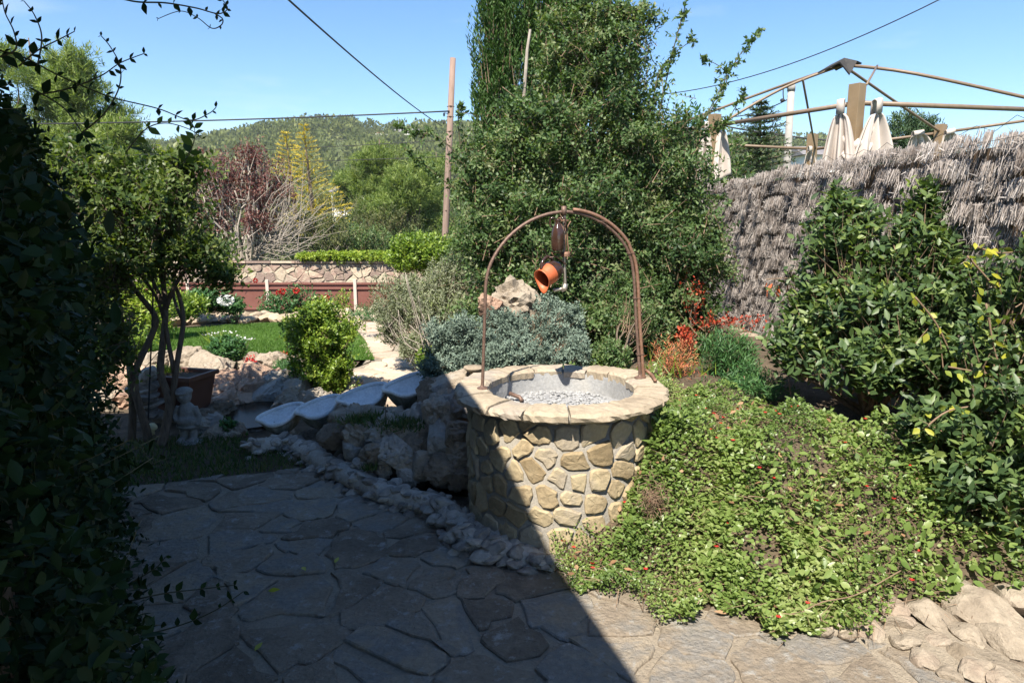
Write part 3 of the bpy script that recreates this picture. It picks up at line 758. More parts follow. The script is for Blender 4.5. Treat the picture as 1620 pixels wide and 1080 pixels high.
# ------------------------------------------------------------------ porch and house behind the viewer: they throw the big shadow
sh = Vector(SUN_D) * (-3.14 / SUN_D.z)
hA, hB = A_sh - Vector((sh.x, sh.y, 0)), B_sh - Vector((sh.x, sh.y, 0))
dirE = (hB - hA).normalized()
def edge_at(y, z=3.0): p = hA + dirE * ((y - hA.y) / dirE.y); return Vector((p.x, p.y, z))
house = empty('house', (-3, -3.5, 0), 'house wall and porch behind the viewer, shading the paving', 'house')
f_, b_ = edge_at(3.45), edge_at(-3.5)
MB().add([(-6.5, f_.y, 3.0), (f_.x, f_.y, 3.0), (b_.x, b_.y, 3.0), (-6.5, -3.5, 3.0), (-6.5, f_.y, 3.14), (f_.x, f_.y, 3.14), (b_.x, b_.y, 3.14), (-6.5, -3.5, 3.14)],
         [[3, 2, 1, 0], [4, 5, 6, 7], [0, 1, 5, 4], [1, 2, 6, 5], [2, 3, 7, 6], [3, 0, 4, 7]]).build('porch_roof', M['wood'], house)
MB().box((-3.6, -3.6, 1.5), (6.2, .25, 3.0)).build('house_wall', M['wood'], house)
MB().box((-4.6, .2, 1.5), (.2, 7.0, 3.0)).build('side_wall', M['wood'], house)
MB().box((-3.95, 3.3, 1.49), (.14, .14, 2.98)).build('porch_post', M['wood'], house)
# ------------------------------------------------------------------ heather brush fence
FX, FT, FB = 2.45, 2.045, .42
rng = np.random.default_rng(21)
bf = empty('brush_fence', (FX, 6, FB), 'tall grey-brown heather brush fence on a low stone wall', 'fence')
MB().box((FX + .06, 5.4, (FT + FB) / 2 - .04), (.03, 8.9, FT - FB - .06)).build('backing_mat', M['twig'], bf)
rows = 14; dz = (FT - FB) / rows
yb = np.cumsum(rng.uniform(.07, .15, 100)) + .9            # bundle edges along the fence
for r in range(rows):
    zt = FT - r * dz
    n = 9800
    y = rng.uniform(1.0, 9.8, n); b = np.searchsorted(yb + rng.normal() * .03, y)
    rb = np.random.default_rng(100 + r); bz = rb.normal(0, .012, 200)[b]; bl = rb.uniform(.86, 1.08, 200)[b]; bo = rb.normal(0, .016, 200)[b]
    wave = .03 * np.sin(y * 1.3 + r * .2) + .02 * np.sin(y * 3.1)
    x0 = FX + .03 + rng.normal(0, .012, n) + bo
    top = zt + bz + wave * .3 + rng.normal(0, .008, n) + (np.abs(rng.normal(0, .006, n)) if r == 0 else 0)
    pos = np.stack([x0, y, top], 1)
    ax = np.stack([-.20 + rng.normal(0, .08, n), rb.normal(0, .10, 200)[b] + rng.normal(0, .16, n), -np.ones(n)], 1)
    L = dz * rng.uniform(.62, 1.04, n) * bl
    nr = np.stack([-np.ones(n), rng.normal(0, .8, n), rng.normal(0, .2, n)], 1)
    tone = np.clip(rb.normal(.5, .12, 200)[b] + rng.normal(0, .2, n), 0, 1)
    k = n // 7
    ax[:k] = rnds(rng, k) * [.5, 1, 1]; pos[:k, 2] -= dz * rng.uniform(.1, .8, k); pos[:k, 0] -= .03; L[:k] *= .45; tone[:k] = np.clip(tone[:k] + .2, 0, 1)
    o = leaves('heather_row', pos, ax, nr, L, rng.uniform(.002, .0065, n), (np.array([[-.5, 0, 0], [.5, 0, 0], [.25, 1, 0], [-.25, 1, 0]], float), [[0, 1, 2, 3]]), M['brush'], bf, tone)
wl = MB()
for i in range(5):
    z = FT - .05 - i * .33
    wl.tube([(FX - .005 + .004 * math.sin(k), 1.0 + k * .3, z + .012 * math.sin(k * 1.7 + i)) for k in range(30)], .0016, 4)
wl.build('binding_wire', M['wire'], bf)
cw = MB()
zz = FT + .03
cw.tube([(FX + .07, 1.0 + k * .15, zz + (.035 if k % 2 else -.01) + .01 * math.sin(k * 2.3)) for k in range(60)], .0015, 4)
cw.build('chain_link_top', M['wire'], bf)
# low stone wall under it
lw = empty('low_wall', (FX, 6, 0), 'low pale stone wall at the foot of the brush fence', 'wall')
MB().box((FX + .02, 5.45, .20), (.30, 9.1, .44)).build('wall_core', M['paletufa'], lw)
for i in range(40):
    yy = 1.4 + i * .2 + rng.normal() * .03
    for zz in (.30, .43):
        rock('cut', M['paletufa'], lw, (FX - .13 + rng.normal() * .02, yy + rng.normal() * .03, zz + .02 + rng.normal() * .02), (.06, .11, .075), 900 + i * 2 + int(zz > .4), 'wall_rock')

# ------------------------------------------------------------------ gazebo frame over the fence
def tip_z(px, py, z): # point on the pixel's ray at height z
    r = ray(px, py); return EYE + r * ((z - EYE.z) / r.z)
GT = 3.02
Nn, Ll, Rr, Ff = tip_z(1357, 133, GT), tip_z(1131, 181, GT), tip_z(1489, 197, GT), tip_z(1286, 212, GT)
gzb = empty('gazebo', (Nn.x, Nn.y, 0), 'bare brown gazebo frame rising behind the brush fence', 'gazebo')
yawg = .55
for p, s in ((Nn, .125), (Ll, .125), (Rr, .125), (Ff, .125)):
    MB().box((p.x, p.y, GT / 2 + .2), (s, s, GT - .4), yawg, .004).build('post', M['gazebopost'], gzb)
apex = Q(1333, 103, (Nn.y + Rr.y) / 2 + .1)
Qq = Q(1700, 176, 8.4); Ww = Q(1050, 208, 11.2); W2 = Q(1040, 224, 13.0); R2 = Q(1700, 180, 10.2)
def beam(a, b, r, name='beam', mid=None):
    pts = [a, b] if mid is None else smooth_curve([a, mid, b], 5)
    MB().tube(pts, r, 10).build(name, M['gazebo'], gzb, True)
nb_, lb_ = Q(1357, 163, Nn.y - .02), Q(1131, 199, Ll.y - .02)
beam(nb_, lb_, .026); beam(lb_, Ww, .022); beam(nb_, Qq, .027)
fb_, rb_ = Q(1290, 236, Ff.y), Q(1489, 210, Rr.y)
beam(W2, fb_, .024); beam(fb_, rb_, .022); beam(rb_, R2, .022)
beam(apex, Q(1145, 193, Ll.y - .1), .018, 'rafter', Q(1240, 139, (apex.y + Ll.y) / 2)); beam(apex, Q(1085, 192, Ll.y + 1.2), .018, 'rafter', Q(1225, 140, (apex.y + Ll.y) / 2 + .8))
beam(apex, rb_, .018, 'rafter', Q(1415, 160, (apex.y + Rr.y) / 2)); beam(apex, Q(1700, 172, 8.3), .02, 'rafter', Q(1450, 117, 8.55))
beam(Q(1270, 126, apex.y - .1), fb_, .014, 'strut'); beam(Q(1388, 104, apex.y - .3), Q(1371, 134, Nn.y + .1), .012, 'strut')
cap = MB(); ap = apex
for a, b in (((-.14, -.05, -.09), (.0, -.09, .03)), ((.0, -.09, .03), (.13, -.06, -.0))): pass
cp = [(0, 0, .045)] + [(math.cos(t) * r, math.sin(t) * r, z) for t, r, z in ((0.0, .17, -.0), (.8, .11, .01), (1.6, .15, -.03), (2.4, .12, 0), (3.14, .24, -.085), (4.0, .12, -.01), (4.71, .14, -.13), (5.5, .12, .0))]
cap.add([ap + Vector(q) * 1.35 + Vector((0, -.03, .02)) for q in cp], [[0, i, i % 8 + 1] for i in range(1, 9)])
cob = cap.build('apex_cap', M['blackcloth'], gzb); md = cob.modifiers.new('s', 'SOLIDIFY'); md.thickness = .02
sb = cob.modifiers.new('b', 'SUBSURF'); sb.levels = 1; sb.render_levels = 1; sb.subdivision_type = 'SIMPLE'

# tied curtains
def curtain(topA, botA, botB, depth, label, folds=5, seed=0, twist=0.0, neck=.06, tz=.09):
    """cloth gathered at a tab on the beam and fanning out below it; pixel pair gives the hem"""
    o = empty('curtain', topA, label, 'curtain'); r = random.Random(seed)
    nU, nV = 44, 16; vs = []
    tp = Vector(topA); a, b = Vector(botA), Vector(botB)
    side = (b - a).normalized(); fwd = Vector((-side.y, side.x, 0)).normalized() if abs(side.z) < .95 else Vector((0, -1, 0))
    ph = [r.uniform(0, 6.3) for _ in range(3)]
    for j in range(nV + 1):
        t = j / nV; sp_ = t ** .55
        for i in range(nU + 1):
            u = i / nU
            hem = a.lerp(b, u); nk = tp + side * (u - .5) * neck
            p = nk.lerp(hem, t)
            p += side * math.sin(u * 3.14) * 0 + Vector((0, 0, 0))
            c = nk.lerp(hem, sp_); p = Vector((c.x, c.y, p.z))
            amp = .012 + .05 * t
            p += fwd * amp * (math.sin(u * folds * 6.28 + ph[0] + t * .8) + .5 * math.sin(u * folds * 11 + ph[1]))
            p.z -= .02 * math.sin(u * folds * 6.28 + ph[0]) * t
            vs.append(p)
    w = nU + 1
    m = MB().add(vs, [[j * w + i, j * w + i + 1, (j + 1) * w + i + 1, (j + 1) * w + i] for j in range(nV) for i in range(nU)])
    c = m.build('cloth', M['cloth'], o, True); md = c.modifiers.new('s', 'SOLIDIFY'); md.thickness = .006
    tb = MB()
    hw = neck * .42; k = 10; tv = []
    for i in range(k + 1):
        ang = -math.pi / 2 * 0 + math.pi * i / k
        q = tp + Vector((0, 0, tz)) + fwd * math.cos(ang) * .036 + Vector((0, 0, math.sin(ang) * .034))
        if i == 0: q.z -= tz
        if i == k: q.z -= tz
        tv += [q - side * hw, q + side * hw]
    tb.add(tv, [[2 * i, 2 * i + 1, 2 * i + 3, 2 * i + 2] for i in range(k)])
    t_ = tb.build('tab_loop', M['cloth'], o, True); md = t_.modifiers.new('s', 'SOLIDIFY'); md.thickness = .006
    return o
dN = Nn.y - .08
curtain(Q(1329, 181, dN), Q(1296, 268, dN + .15), Q(1354, 262, dN - .05), 0, 'cream curtain hanging left of the tallest gazebo post', 3, 1, neck=.085, tz=.115)
curtain(Q(1386, 180, dN), Q(1352, 258, dN - .05), Q(1407, 238, dN + .1), 0, 'cream curtain hanging right of the tallest gazebo post', 3, 2, neck=.10, tz=.115)
sw = MB(); vs = []
for i in range(25):
    u = i / 24; a = Q(1330, 190, dN + .05).lerp(Q(1386, 190, dN + .05), u)
    for j in range(9):
        t = j / 8; z = a.z - .02 - .17 * math.sin(math.pi * u) ** .8 - .30 * t
        vs.append((a.x, a.y + .03 * math.sin(t * 11 + u * 5) - .05 * math.sin(math.pi * u), z))
sw.add(vs, [[i * 9 + j, i * 9 + j + 1, (i + 1) * 9 + j + 1, (i + 1) * 9 + j] for i in range(24) for j in range(8)])
swo = sw.build('cloth_swag', M['cloth'], None, True); md = swo.modifiers.new('s', 'SOLIDIFY'); md.thickness = .006
tag(swo, 'sagging fold of cream cloth joining two gazebo curtains', 'cloth')
dL = Ll.y - .08
curtain(Q(1118, 208, dL), Q(1097, 292, dL + .1), Q(1128, 292, dL), 0, 'cream curtain half hidden by leaves of the tall bush', 2, 3, neck=.06)
curtain(Q(1143, 206, dL), Q(1120, 292, dL), Q(1160, 274, dL + .15), 0, 'peach-cream curtain beside the fir behind the fence', 2, 4, neck=.06)
curtain(Q(1281, 240, Ff.y - .1), Q(1268, 262, Ff.y), Q(1292, 262, Ff.y), 0, 'small beige curtain on the far gazebo post by the grey building', 2, 5, neck=.06, tz=.05)
curtain(Q(1452, 214, Rr.y - .1), Q(1430, 245, Rr.y), Q(1476, 238, Rr.y), 0, 'white curtain bunched left of the short square post top', 3, 6, neck=.18, tz=.03)
curtain(Q(1502, 212, Rr.y - .1), Q(1480, 236, Rr.y), Q(1522, 226, Rr.y), 0, 'white curtain bunched right of the short square post top', 3, 7, neck=.16, tz=.03)

# ------------------------------------------------------------------ poles, cables
pp = empty('utility_pole', gz(0, 0).item() and (Q(701, 430, 21).x, 21, float(gz(-2, 21))), 'weathered wooden utility pole behind the tall bush', 'pole')
pt, pbm = Q(716.5, 92, 21), Q(702, 430, 21)
MB().tube([pbm + (pbm - pt) * .8, pbm, pbm.lerp(pt, .5), pt], [.11, .105, .098, .085], 12).build('shaft', M['pole'], pp, True)
hw = MB()
for py in (166, 182, 205, 330): 
    t = (py - 92) / 338; q = pt.lerp(pbm, t); hw.tube([q + Vector((-.105, -.02, 0)), q + Vector((0, -.115, .01)), q + Vector((.105, -.02, 0)), q + Vector((0, .11, 0)), q + Vector((-.105, -.02, 0))], .012, 5)
hw.build('band', M['iron'], pp)
cl = MB()
for py in (178, 190): 
    t = (py - 92) / 338; q = pt.lerp(pbm, t); cl.blob(q + Vector((-.19, 0, 0)), (.03, .03, .06), 2, .1, 1); cl.tube([q + Vector((-.2, 0, .05)), q + Vector((-.08, 0, .03))], .012, 5)
cl.build('insulator', M['wire'], pp)
def cable(a, b, sag, r, label, n=24):
    pts = []
    for i in range(n + 1):
        t = i / n; p = a.lerp(b, t); p.z -= sag * 4 * t * (1 - t); pts.append(p)
    tag(MB().tube(pts, r, 5).build('overhead_cable', M['wire'], None, True), label, 'cable')
cable(Q(711, 176, 20.9), Q(-500, 190, 26), .25, .022, 'thick twisted cable strung straight left from the utility pole')
cable(Q(700, 200, 20.9), Q(407, -45, 7), .1, .012, 'slanting black cable crossing the sky down to the utility pole')
cable(Q(706, 222, 20.9), Q(-500, 246, 28), .3, .010, 'upper thin wire crossing in front of the wooded hill')
cable(Q(705, 248, 20.9), Q(-500, 262, 28), .2, .010, 'lower thin wire crossing in front of the wooded hill')
cable(Q(1040, 150, 24), Q(1600, -60, 15), .5, .014, 'thin wire sloping up above the gazebo top')
cable(Q(1060, 180, 18), Q(1420, 228, 15), .15, .02, 'dark cable passing behind the gazebo toward the grey building')
cable(Q(1100, 176, 19), Q(1249, 156, 15), .25, .012, 'cable end fixed to the pale concrete pole')
cpole = empty('concrete_pole', (Q(1246, 260, 15).x, 15, float(gz(6, 15))), 'slim pale concrete pole behind the gazebo', 'pole')
a, b = Q(1252, 138, 15), Q(1245, 262, 15)
MB().tube([b + (b - a) * .9, b, a], [.085, .08, .07], 14).build('shaft', M['concpole'], cpole, True)
MB().tube([a - Vector((0, 0, .08)), a + Vector((0, 0, .03)), a + Vector((0, 0, .06))], [.082, .082, .05], 14).build('pole_cap', M['concpole'], cpole, True)
MB().tube(smooth_curve([Q(1247, 140, 14.9), Q(1240, 138, 14.9), Q(1239, 150, 14.9), Q(1240, 158, 14.9)], 4), .012, 6).build('cable_hook', M['wire'], cpole)
MB().blob(Q(1238, 159, 14.9), (.05, .05, .04), 2, .2, 4).build('insulator', M['wire'], cpole)

# ------------------------------------------------------------------ stone wall and brown fence at the end of the garden
WYb = 16.0
zb = float(gz(0, WYb)); zt = Q(450, 413, WYb).z
sw_ = empty('stone_wall', (-5, WYb, zb), 'mixed stone wall behind the brown metal fence', 'wall')
x0, x1 = Q(330, 413, WYb).x - 2.0, Q(740, 413, WYb).x
MB().box(((x0 + x1) / 2, WYb + .18, (zb + zt) / 2), (x1 - x0, .3, zt - zb)).build('wall_core', M['mortar'], sw_)
rng = np.random.default_rng(8)
seeds = jgrid(rng, x0, x1, zb + .42, zt, .25, .16, .28)
for poly in cells(seeds, (x0, zb + .35, x1, zt - .06)):
    if poly is None: continue
    c = np.mean(poly, axis=0)
    if max(np.linalg.norm(p - c) for p in poly) > .4: continue
    m = piece(rng, poly, .008, rng.uniform(.015, .03), .02, .012, .1, lambda u, v, w: (u, WYb + .03 - w, v), True, .0, .03)
    if m: m.build('wall_stone', M['wallstone'], sw_)
for i in range(14):
    xx = x0 + (x1 - x0) * (i + .5) / 14; MB().box((xx, WYb + .17, zt - .025), ((x1 - x0) / 14 - .01, .40, .05), rng.normal() * .01, .008).build('coping_slab', M['wallstone'], sw_)
WF = 15.5
zf0, zf1 = Q(450, 492, WF).z, Q(450, 447, WF).z
bfn = empty('brown_fence', (-5, WF, zf0), 'low brown sheet metal fence before the stone wall', 'fence')
posts = [Q(px, 470, WF).x for px in (300, 425, 563, 700)]
xa = x0
for i in range(len(posts) + 1):
    l = posts[i - 1] if i else xa; r_ = posts[i] if i < len(posts) else posts[-1] + 1.2
    MB().box(((l + r_) / 2, WF, (zf0 + zf1) / 2), (r_ - l - .03, .03, zf1 - zf0), 0, .004).build('fence_panel', M['fence'], bfn)
for x in posts: MB().box((x, WF - .04, (zf0 + zf1) / 2 + .02), (.07, .06, zf1 - zf0 + .10), 0, .005).build('fence_post', M['fencepost'], bfn)
for zz, hh in ((zf1 - .02, .05), (zf1 - .13, .045), (zf0 + .06, .05)): MB().box(((xa + posts[-1] + 1.2) / 2, WF - .03, zz), (posts[-1] + 1.2 - xa, .045, hh), 0, .006).build('fence_rail', M['fence'], bfn)

# ------------------------------------------------------------------ lawn, edging, path
def gp(px, py):
    z = 0.0
    for _ in range(8): p = P(px, py, z); z = float(gz(p.x, p.y)) + .06
    return p
lawn_px = [(150, 560), (300, 567), (420, 566), (500, 568), (592, 567), (578, 540), (556, 513), (470, 509), (400, 512), (330, 516), (260, 521), (150, 530)]
lp = [gp(*p) for p in lawn_px]
def sheet(name, pts, dz, mat, nseg=1):
    cx = sum((p for p in pts), Vector()) / len(pts)
    return tag(MB().add([(p.x, p.y, p.z + dz) for p in pts] + [(cx.x, cx.y, float(gz(cx.x, cx.y)) + .06 + dz)], [[i, (i + 1) % len(pts), len(pts)] for i in range(len(pts))]).build(name, mat, None, True), kind='structure')
lawn = sheet('lawn', lp, -.012, M['turf'])
def inpoly(x, y, pts):
    ins = np.zeros(len(x), bool); n = len(pts)
    for i in range(n):
        a, b = pts[i], pts[(i + 1) % n]
        c = ((a.y > y) != (b.y > y)) & (x < (b.x - a.x) * (y - a.y) / (b.y - a.y + 1e-12) + a.x); ins ^= c
    return ins
rng = np.random.default_rng(31)
def grass(name, pts, n, h, w, mat, dz=0.0, label=None):
    x = rng.uniform(min(p.x for p in pts), max(p.x for p in pts), n); y = rng.uniform(min(p.y for p in pts), max(p.y for p in pts), n)
    k = inpoly(x, y, pts); x, y = x[k], y[k]; m = len(x)
    pos = np.stack([x, y, gz(x, y) + .048 + dz], 1)
    ax = np.stack([rng.normal(0, .45, m), rng.normal(0, .45, m), np.ones(m)], 1)
    tone = np.clip(.5 + .25 * np.sin(x * 2.1 + y) * np.sin(y * 1.7 - x) + rng.normal(0, .22, m), 0, 1)
    o = leaves(name, pos, ax, rnds(rng, m), rng.uniform(.6, 1.3, m) * h, w, T_TRI, mat, None, tone)
    return tag(o, label, 'grass', kind='stuff')
grass('lawn_grass', lp, 110000, .04, .012, LM['grass'], 0, 'short bright green mown lawn grass')
# sandy stone edging behind the lawn, one object with its boulders
eg = empty('lawn_edging', gp(400, 505), 'sandy pale stone edging behind the lawn', 'edging')
for i in range(34):
    px = 190 + i * 11.2; yy = np.interp(px, [190, 300, 400, 480, 560], [517, 510, 506, 503, 500]); q = gp(px, yy + rng.normal() * 1.5)
    if px > 556: break
    rock('cut', M['sand'], eg, (q.x, q.y, q.z + .03), (rng.uniform(.14, .2), rng.uniform(.22, .3), rng.uniform(.09, .14)), 1200 + i, 'edging_stone', (0, 0, rng.uniform(-.4, .4)))
rock('tufa', M['pinkrock'], eg, gp(432, 494) + Vector((0, 0, .1)), (.16, .12, .09), 1301, 'edging_stone')
path_px = [(575, 640), (690, 640), (672, 600), (655, 570), (640, 540), (612, 505), (598, 488), (572, 488), (551, 512), (574, 540), (586, 569), (560, 580), (545, 610)]
pth = [gp(*p) for p in path_px]
path = sheet('garden_path', pth, -.016, M['mortar'])
bx = (min(p.x for p in pth), min(p.y for p in pth), max(p.x for p in pth), max(p.y for p in pth))
seeds = jgrid(rng, bx[0], bx[2], bx[1], bx[3], .40, .28, .3)
ctr = [s for s in seeds]
ins = inpoly(np.array([s[0] for s in seeds]), np.array([s[1] for s in seeds]), pth)
for s, poly, k in zip(seeds, cells(seeds, bx), ins):
    if not k or poly is None: continue
    m = piece(rng, poly, .008, rng.uniform(-.008, .002), .03, .006, .12, lambda u, v, w: (u, v, float(gz(u, v)) + .06 + w), wav=.01)
    if m: m.build('flagstone', M['pathstone'], path)
pe = empty('path_edging', gp(640, 520), 'bright pale rocks edging the garden path by the silvery shrubs', 'edging')
for i, (px, py, s) in enumerate(((590, 492, .2), (602, 500, .2), (612, 508, .17), (622, 516, .17), (628, 526, .16), (636, 534, .18), (645, 545, .16), (650, 556, .15), (568, 497, .18), (575, 508, .12), (600, 512, .12), (655, 566, .13))):
    q = gp(px, py); rock('cut', M['sand'] if i % 3 else M['paletufa'], pe, (q.x + .08, q.y, q.z + .02), (s, s * .9, s * rng.uniform(.5, .8)), 1400 + i)

gs_x = np.linspace(-12, 2.4, 30); gs_y = np.linspace(3.75, 15.6, 30); GX, GY = np.meshgrid(gs_x, gs_y); GZ = gz(GX, GY) + .022
gsb = MB(); gsb.v = np.stack([GX, GY, GZ], -1).reshape(-1, 3).tolist(); gsb.f = [[j * 30 + i, j * 30 + i + 1, (j + 1) * 30 + i + 1, (j + 1) * 30 + i] for j in range(29) for i in range(29)]
tag(gsb.build('garden_soil', M['soil'], None, True), kind='structure')
# shaded soil bed with thin grass, left of the kerb
sb_px = [(170, 775), (330, 757), (490, 737), (460, 712), (400, 700), (380, 690), (300, 690), (170, 700)]
sbp = [P(*p) for p in sb_px]
tag(MB().add([(p.x, p.y, -.004) for p in sbp], [list(range(len(sbp)))]).build('soil_bed', M['soil'], None), kind='structure')
grass('shade_grass', sbp, 5000, .045, .009, LM['shadegrass'], .01, 'thin dull grass on the shaded soil bed')

# ------------------------------------------------------------------ pond and its rocks
pc = gp(385, 655)
pw, pt_, pb2, po = new_mat('pond_water'); pb2.inputs['Base Color'].default_value = (.03, .02, .012, 1); pb2.inputs['Roughness'].default_value = .22; pb2.inputs['Specular IOR Level'].default_value = .06
nn = pt_.nodes.new('ShaderNodeTexNoise'); nn.inputs['Scale'].default_value = 9; bb_ = pt_.nodes.new('ShaderNodeBump'); bb_.inputs['Strength'].default_value = .08
pt_.links.new(nn.outputs['Fac'], bb_.inputs['Height']); pt_.links.new(bb_.outputs[0], pb2.inputs['Normal'])
pond = tag(MB().add([(P(px, py).x, P(px, py).y, .0) for px, py in ((330, 672), (372, 680), (430, 672), (470, 650), (455, 632), (400, 628), (345, 636))], [list(range(7))]).build('pond', pw), kind='structure')
pr = empty('pond_rocks', pc, 'sunlit pinkish rocks banked around the small pond', 'rocks')
prl = [(368, 606, 6.5, .19, 'p'), (405, 600, 6.6, .2, 'p'), (432, 606, 6.4, .17, 'p'), (395, 625, 6.2, .2, 'p'), (355, 625, 6.1, .15, 'p'), (425, 628, 6.1, .18, 't'), (452, 612, 6.3, .2, 't'), (475, 620, 6.1, .19, 't'), (460, 635, 5.9, .17, 't'), (490, 632, 5.8, .14, 't'),
       (345, 590, 7.0, .2, 'l'), (300, 572, 7.6, .22, 'l'), (420, 580, 7.5, .2, 'l'), (445, 578, 7.6, .2, 'l'), (475, 578, 7.5, .2, 'l'), (400, 580, 7.6, .18, 'l'), (330, 578, 7.4, .2, 'l'), (250, 575, 7.5, .2, 'l'), (545, 622, 6.2, .16, 'l'), (525, 612, 6.6, .15, 'l'), (555, 612, 6.5, .13, 'l'), (510, 635, 5.9, .13, 't'),
       (360, 645, 5.9, .15, 'p'), (345, 660, 5.6, .14, 't'), (382, 640, 6.0, .13, 'p'), (210, 600, 6.9, .2, 'p'), (185, 612, 6.6, .2, 'p'), (195, 635, 6.0, .18, 'p'), (175, 640, 5.9, .16, 'l'), (375, 678, 5.1, .09, 't'), (345, 685, 5.05, .10, 'l'), (330, 690, 4.95, .09, 't'), (365, 690, 4.95, .07, 'l'), (315, 680, 5.2, .12, 't'), (340, 668, 5.3, .11, 't')]
for i, (px, py, d, s, k) in enumerate(prl):
    q = Q(px, py, d); rock('tufa', M[{'p': 'pinkrock', 't': 'tufa', 'l': 'paletufa'}[k]], pr, (q.x, q.y, max(q.z - .03, -.02)), (s * 1.15, s * .9, s * .85), 1500 + i)

# stacked flat stones (a little pillar), planter, statue, garden lamp
st = empty('stacked_stones', gp(236, 670), 'little pillar of stacked flat grey stones behind the slender trunks', 'stone stack')
zz = .02; c = gp(236, 668)
for i in range(8):
    h = rng.uniform(.035, .06); rock('cut', M['kerb'], st, (c.x + rng.normal() * .02, c.y + rng.normal() * .015, zz + h * .5), (rng.uniform(.10, .15), .11, h * .95), 1700 + i, 'flat_stone', (rng.normal() * .05, rng.normal() * .05, rng.uniform(0, 6))); zz += h * .85
for i in range(3): rock('cut', M['kerb'], st, (c.x + .02 * i, c.y, zz + .04 + .02 * i), (.09 - .015 * i, .08, .06), 1720 + i, 'flat_stone')
pq = Q(290, 650, 5.55)
plt = empty('planter_trough', pq, 'large brown plastic trough planter behind the small statue', 'planter')
yaw = math.radians(-14); pz1 = Q(290, 594, 5.45).z; pz0 = Q(300, 648, 5.5).z
def trap(w0, d0, w1, d1, z0, z1): 
    R = Matrix.Translation((pq.x, pq.y, 0)) @ Matrix.Rotation(yaw, 4, 'Z'); v = []
    for w, d, z in ((w0, d0, z0), (w1, d1, z1)): v += [R @ Vector((sx * w / 2, sy * d / 2, z)) for sx, sy in ((-1, -1), (1, -1), (1, 1), (-1, 1))]
    return v
v = trap(.34, .24, .44, .33, pz0, pz1) + trap(.41, .30, .41, .30, pz1 - .001, pz1 - .05)
MB().add(v, [[3, 2, 1, 0], [0, 1, 5, 4], [1, 2, 6, 5], [2, 3, 7, 6], [3, 0, 4, 7]]).build('trough', M['plastic'], plt)
rimm = MB(); o8 = trap(.475, .365, .475, .365, pz1 - .028, pz1 + .006); i8 = trap(.40, .29, .40, .29, pz1 - .028, pz1 + .006)
rimm.add(o8 + i8, [[0, 1, 5, 4], [1, 2, 6, 5], [2, 3, 7, 6], [3, 0, 4, 7], [4, 5, 13, 12], [5, 6, 14, 13], [6, 7, 15, 14], [7, 4, 12, 15], [12, 13, 9, 8], [13, 14, 10, 9], [14, 15, 11, 10], [15, 12, 8, 11], [1, 0, 8, 9], [2, 1, 9, 10], [3, 2, 10, 11], [0, 3, 11, 8]])
rimm.build('rim', M['plastic'], plt)
MB().add(trap(.395, .285, .395, .285, pz1 - .025, pz1 - .024)[:4], [[0, 1, 2, 3]]).build('potting_soil', M['soil'], plt)
moss_tuft('seedlings', plt, 262, 588, 5.6, .05, 220, LM['boxy'], 9, .07)
for i, (px, py) in enumerate(((262, 660), (318, 655), (290, 662), (335, 648))):
    q = Q(px, py, 5.5); rock('cut', M['tufa'], plt, (q.x, q.y, pz0 - .06), (.13, .11, .075), 1740 + i, 'support_stone')
for i, (px, py) in enumerate(((313, 584), (322, 588))):
    tag(MB().blob(Q(px, py, 5.45), (.014, .014, .014), 2, .1, i).build('fallen_petal', LM['red']), 'pink petal on the planter rim', 'petal', 'petals on the planter rim') if False else None

stc = P(300, 698)
stt = MB()
def el(x, y, z, a, b, c, s=2): stt.blob((stc.x + x, stc.y + y, z), (a, b, c), s, .04, int(abs(x * 1000) + z * 100))
el(-.012, .0, .345, .052, .050, .058, 3); el(-.012, 0.004, .378, .060, .062, .034, 3); el(-.016, -.045, .372, .040, .030, .010); el(0, .0, .165, .088, .074, .05, 3); el(0, .012, .12, .092, .078, .03, 3); el(0, 0, .22, .066, .05, .085, 3); el(0, .002, .155, .07, .055, .06, 3)
el(-.036, .005, .06, .030, .032, .07); el(.034, -.003, .06, .030, .032, .07); el(-.045, -.02, .018, .032, .05, .02); el(.035, -.03, .018, .032, .05, .02)
el(-.02, -.045, .345, .012, .02, .012); el(0, 0, .285, .03, .03, .03)
stt.tube([(stc.x - .055, stc.y, .265), (stc.x - .09, stc.y - .01, .20), (stc.x - .06, stc.y - .05, .17)], [.026, .023, .018], 8)
stt.tube([(stc.x + .055, stc.y, .265), (stc.x + .085, stc.y - .005, .19), (stc.x + .085, stc.y - .03, .13)], [.026, .023, .019], 8)
stt.blob((stc.x, stc.y - .005, .0), (.10, .085, .022), 2, .1, 4)
so_ = stt.build('statue', M['statue'], None); tag(so_, 'small grey cast-stone child statue in a cap beside the planter', 'statue')
md = so_.modifiers.new('r', 'REMESH'); md.mode = 'VOXEL'; md.voxel_size = .007; md.use_smooth_shade = True
lq = P(241, 690); lq = Q(241, 680, 5.0)
gl = empty('garden_lamp', (lq.x, lq.y, 0), 'small pale yellow mushroom-shaped garden ornament between the trunks', 'ornament')
MB().lathe([(.0, 0), (.016, 0), (.014, lq.z + .02), (.0, lq.z + .02)], Matrix.Translation((lq.x, lq.y, 0)), 12).build('stalk', M['lamp'], gl, True)
MB().lathe([(.0, .075), (.022, .07), (.036, .05), (.038, .032), (.03, .022), (.0, .02)], Matrix.Translation((lq.x, lq.y, lq.z - .02)), 16).build('cap', M['lamp'], gl, True)

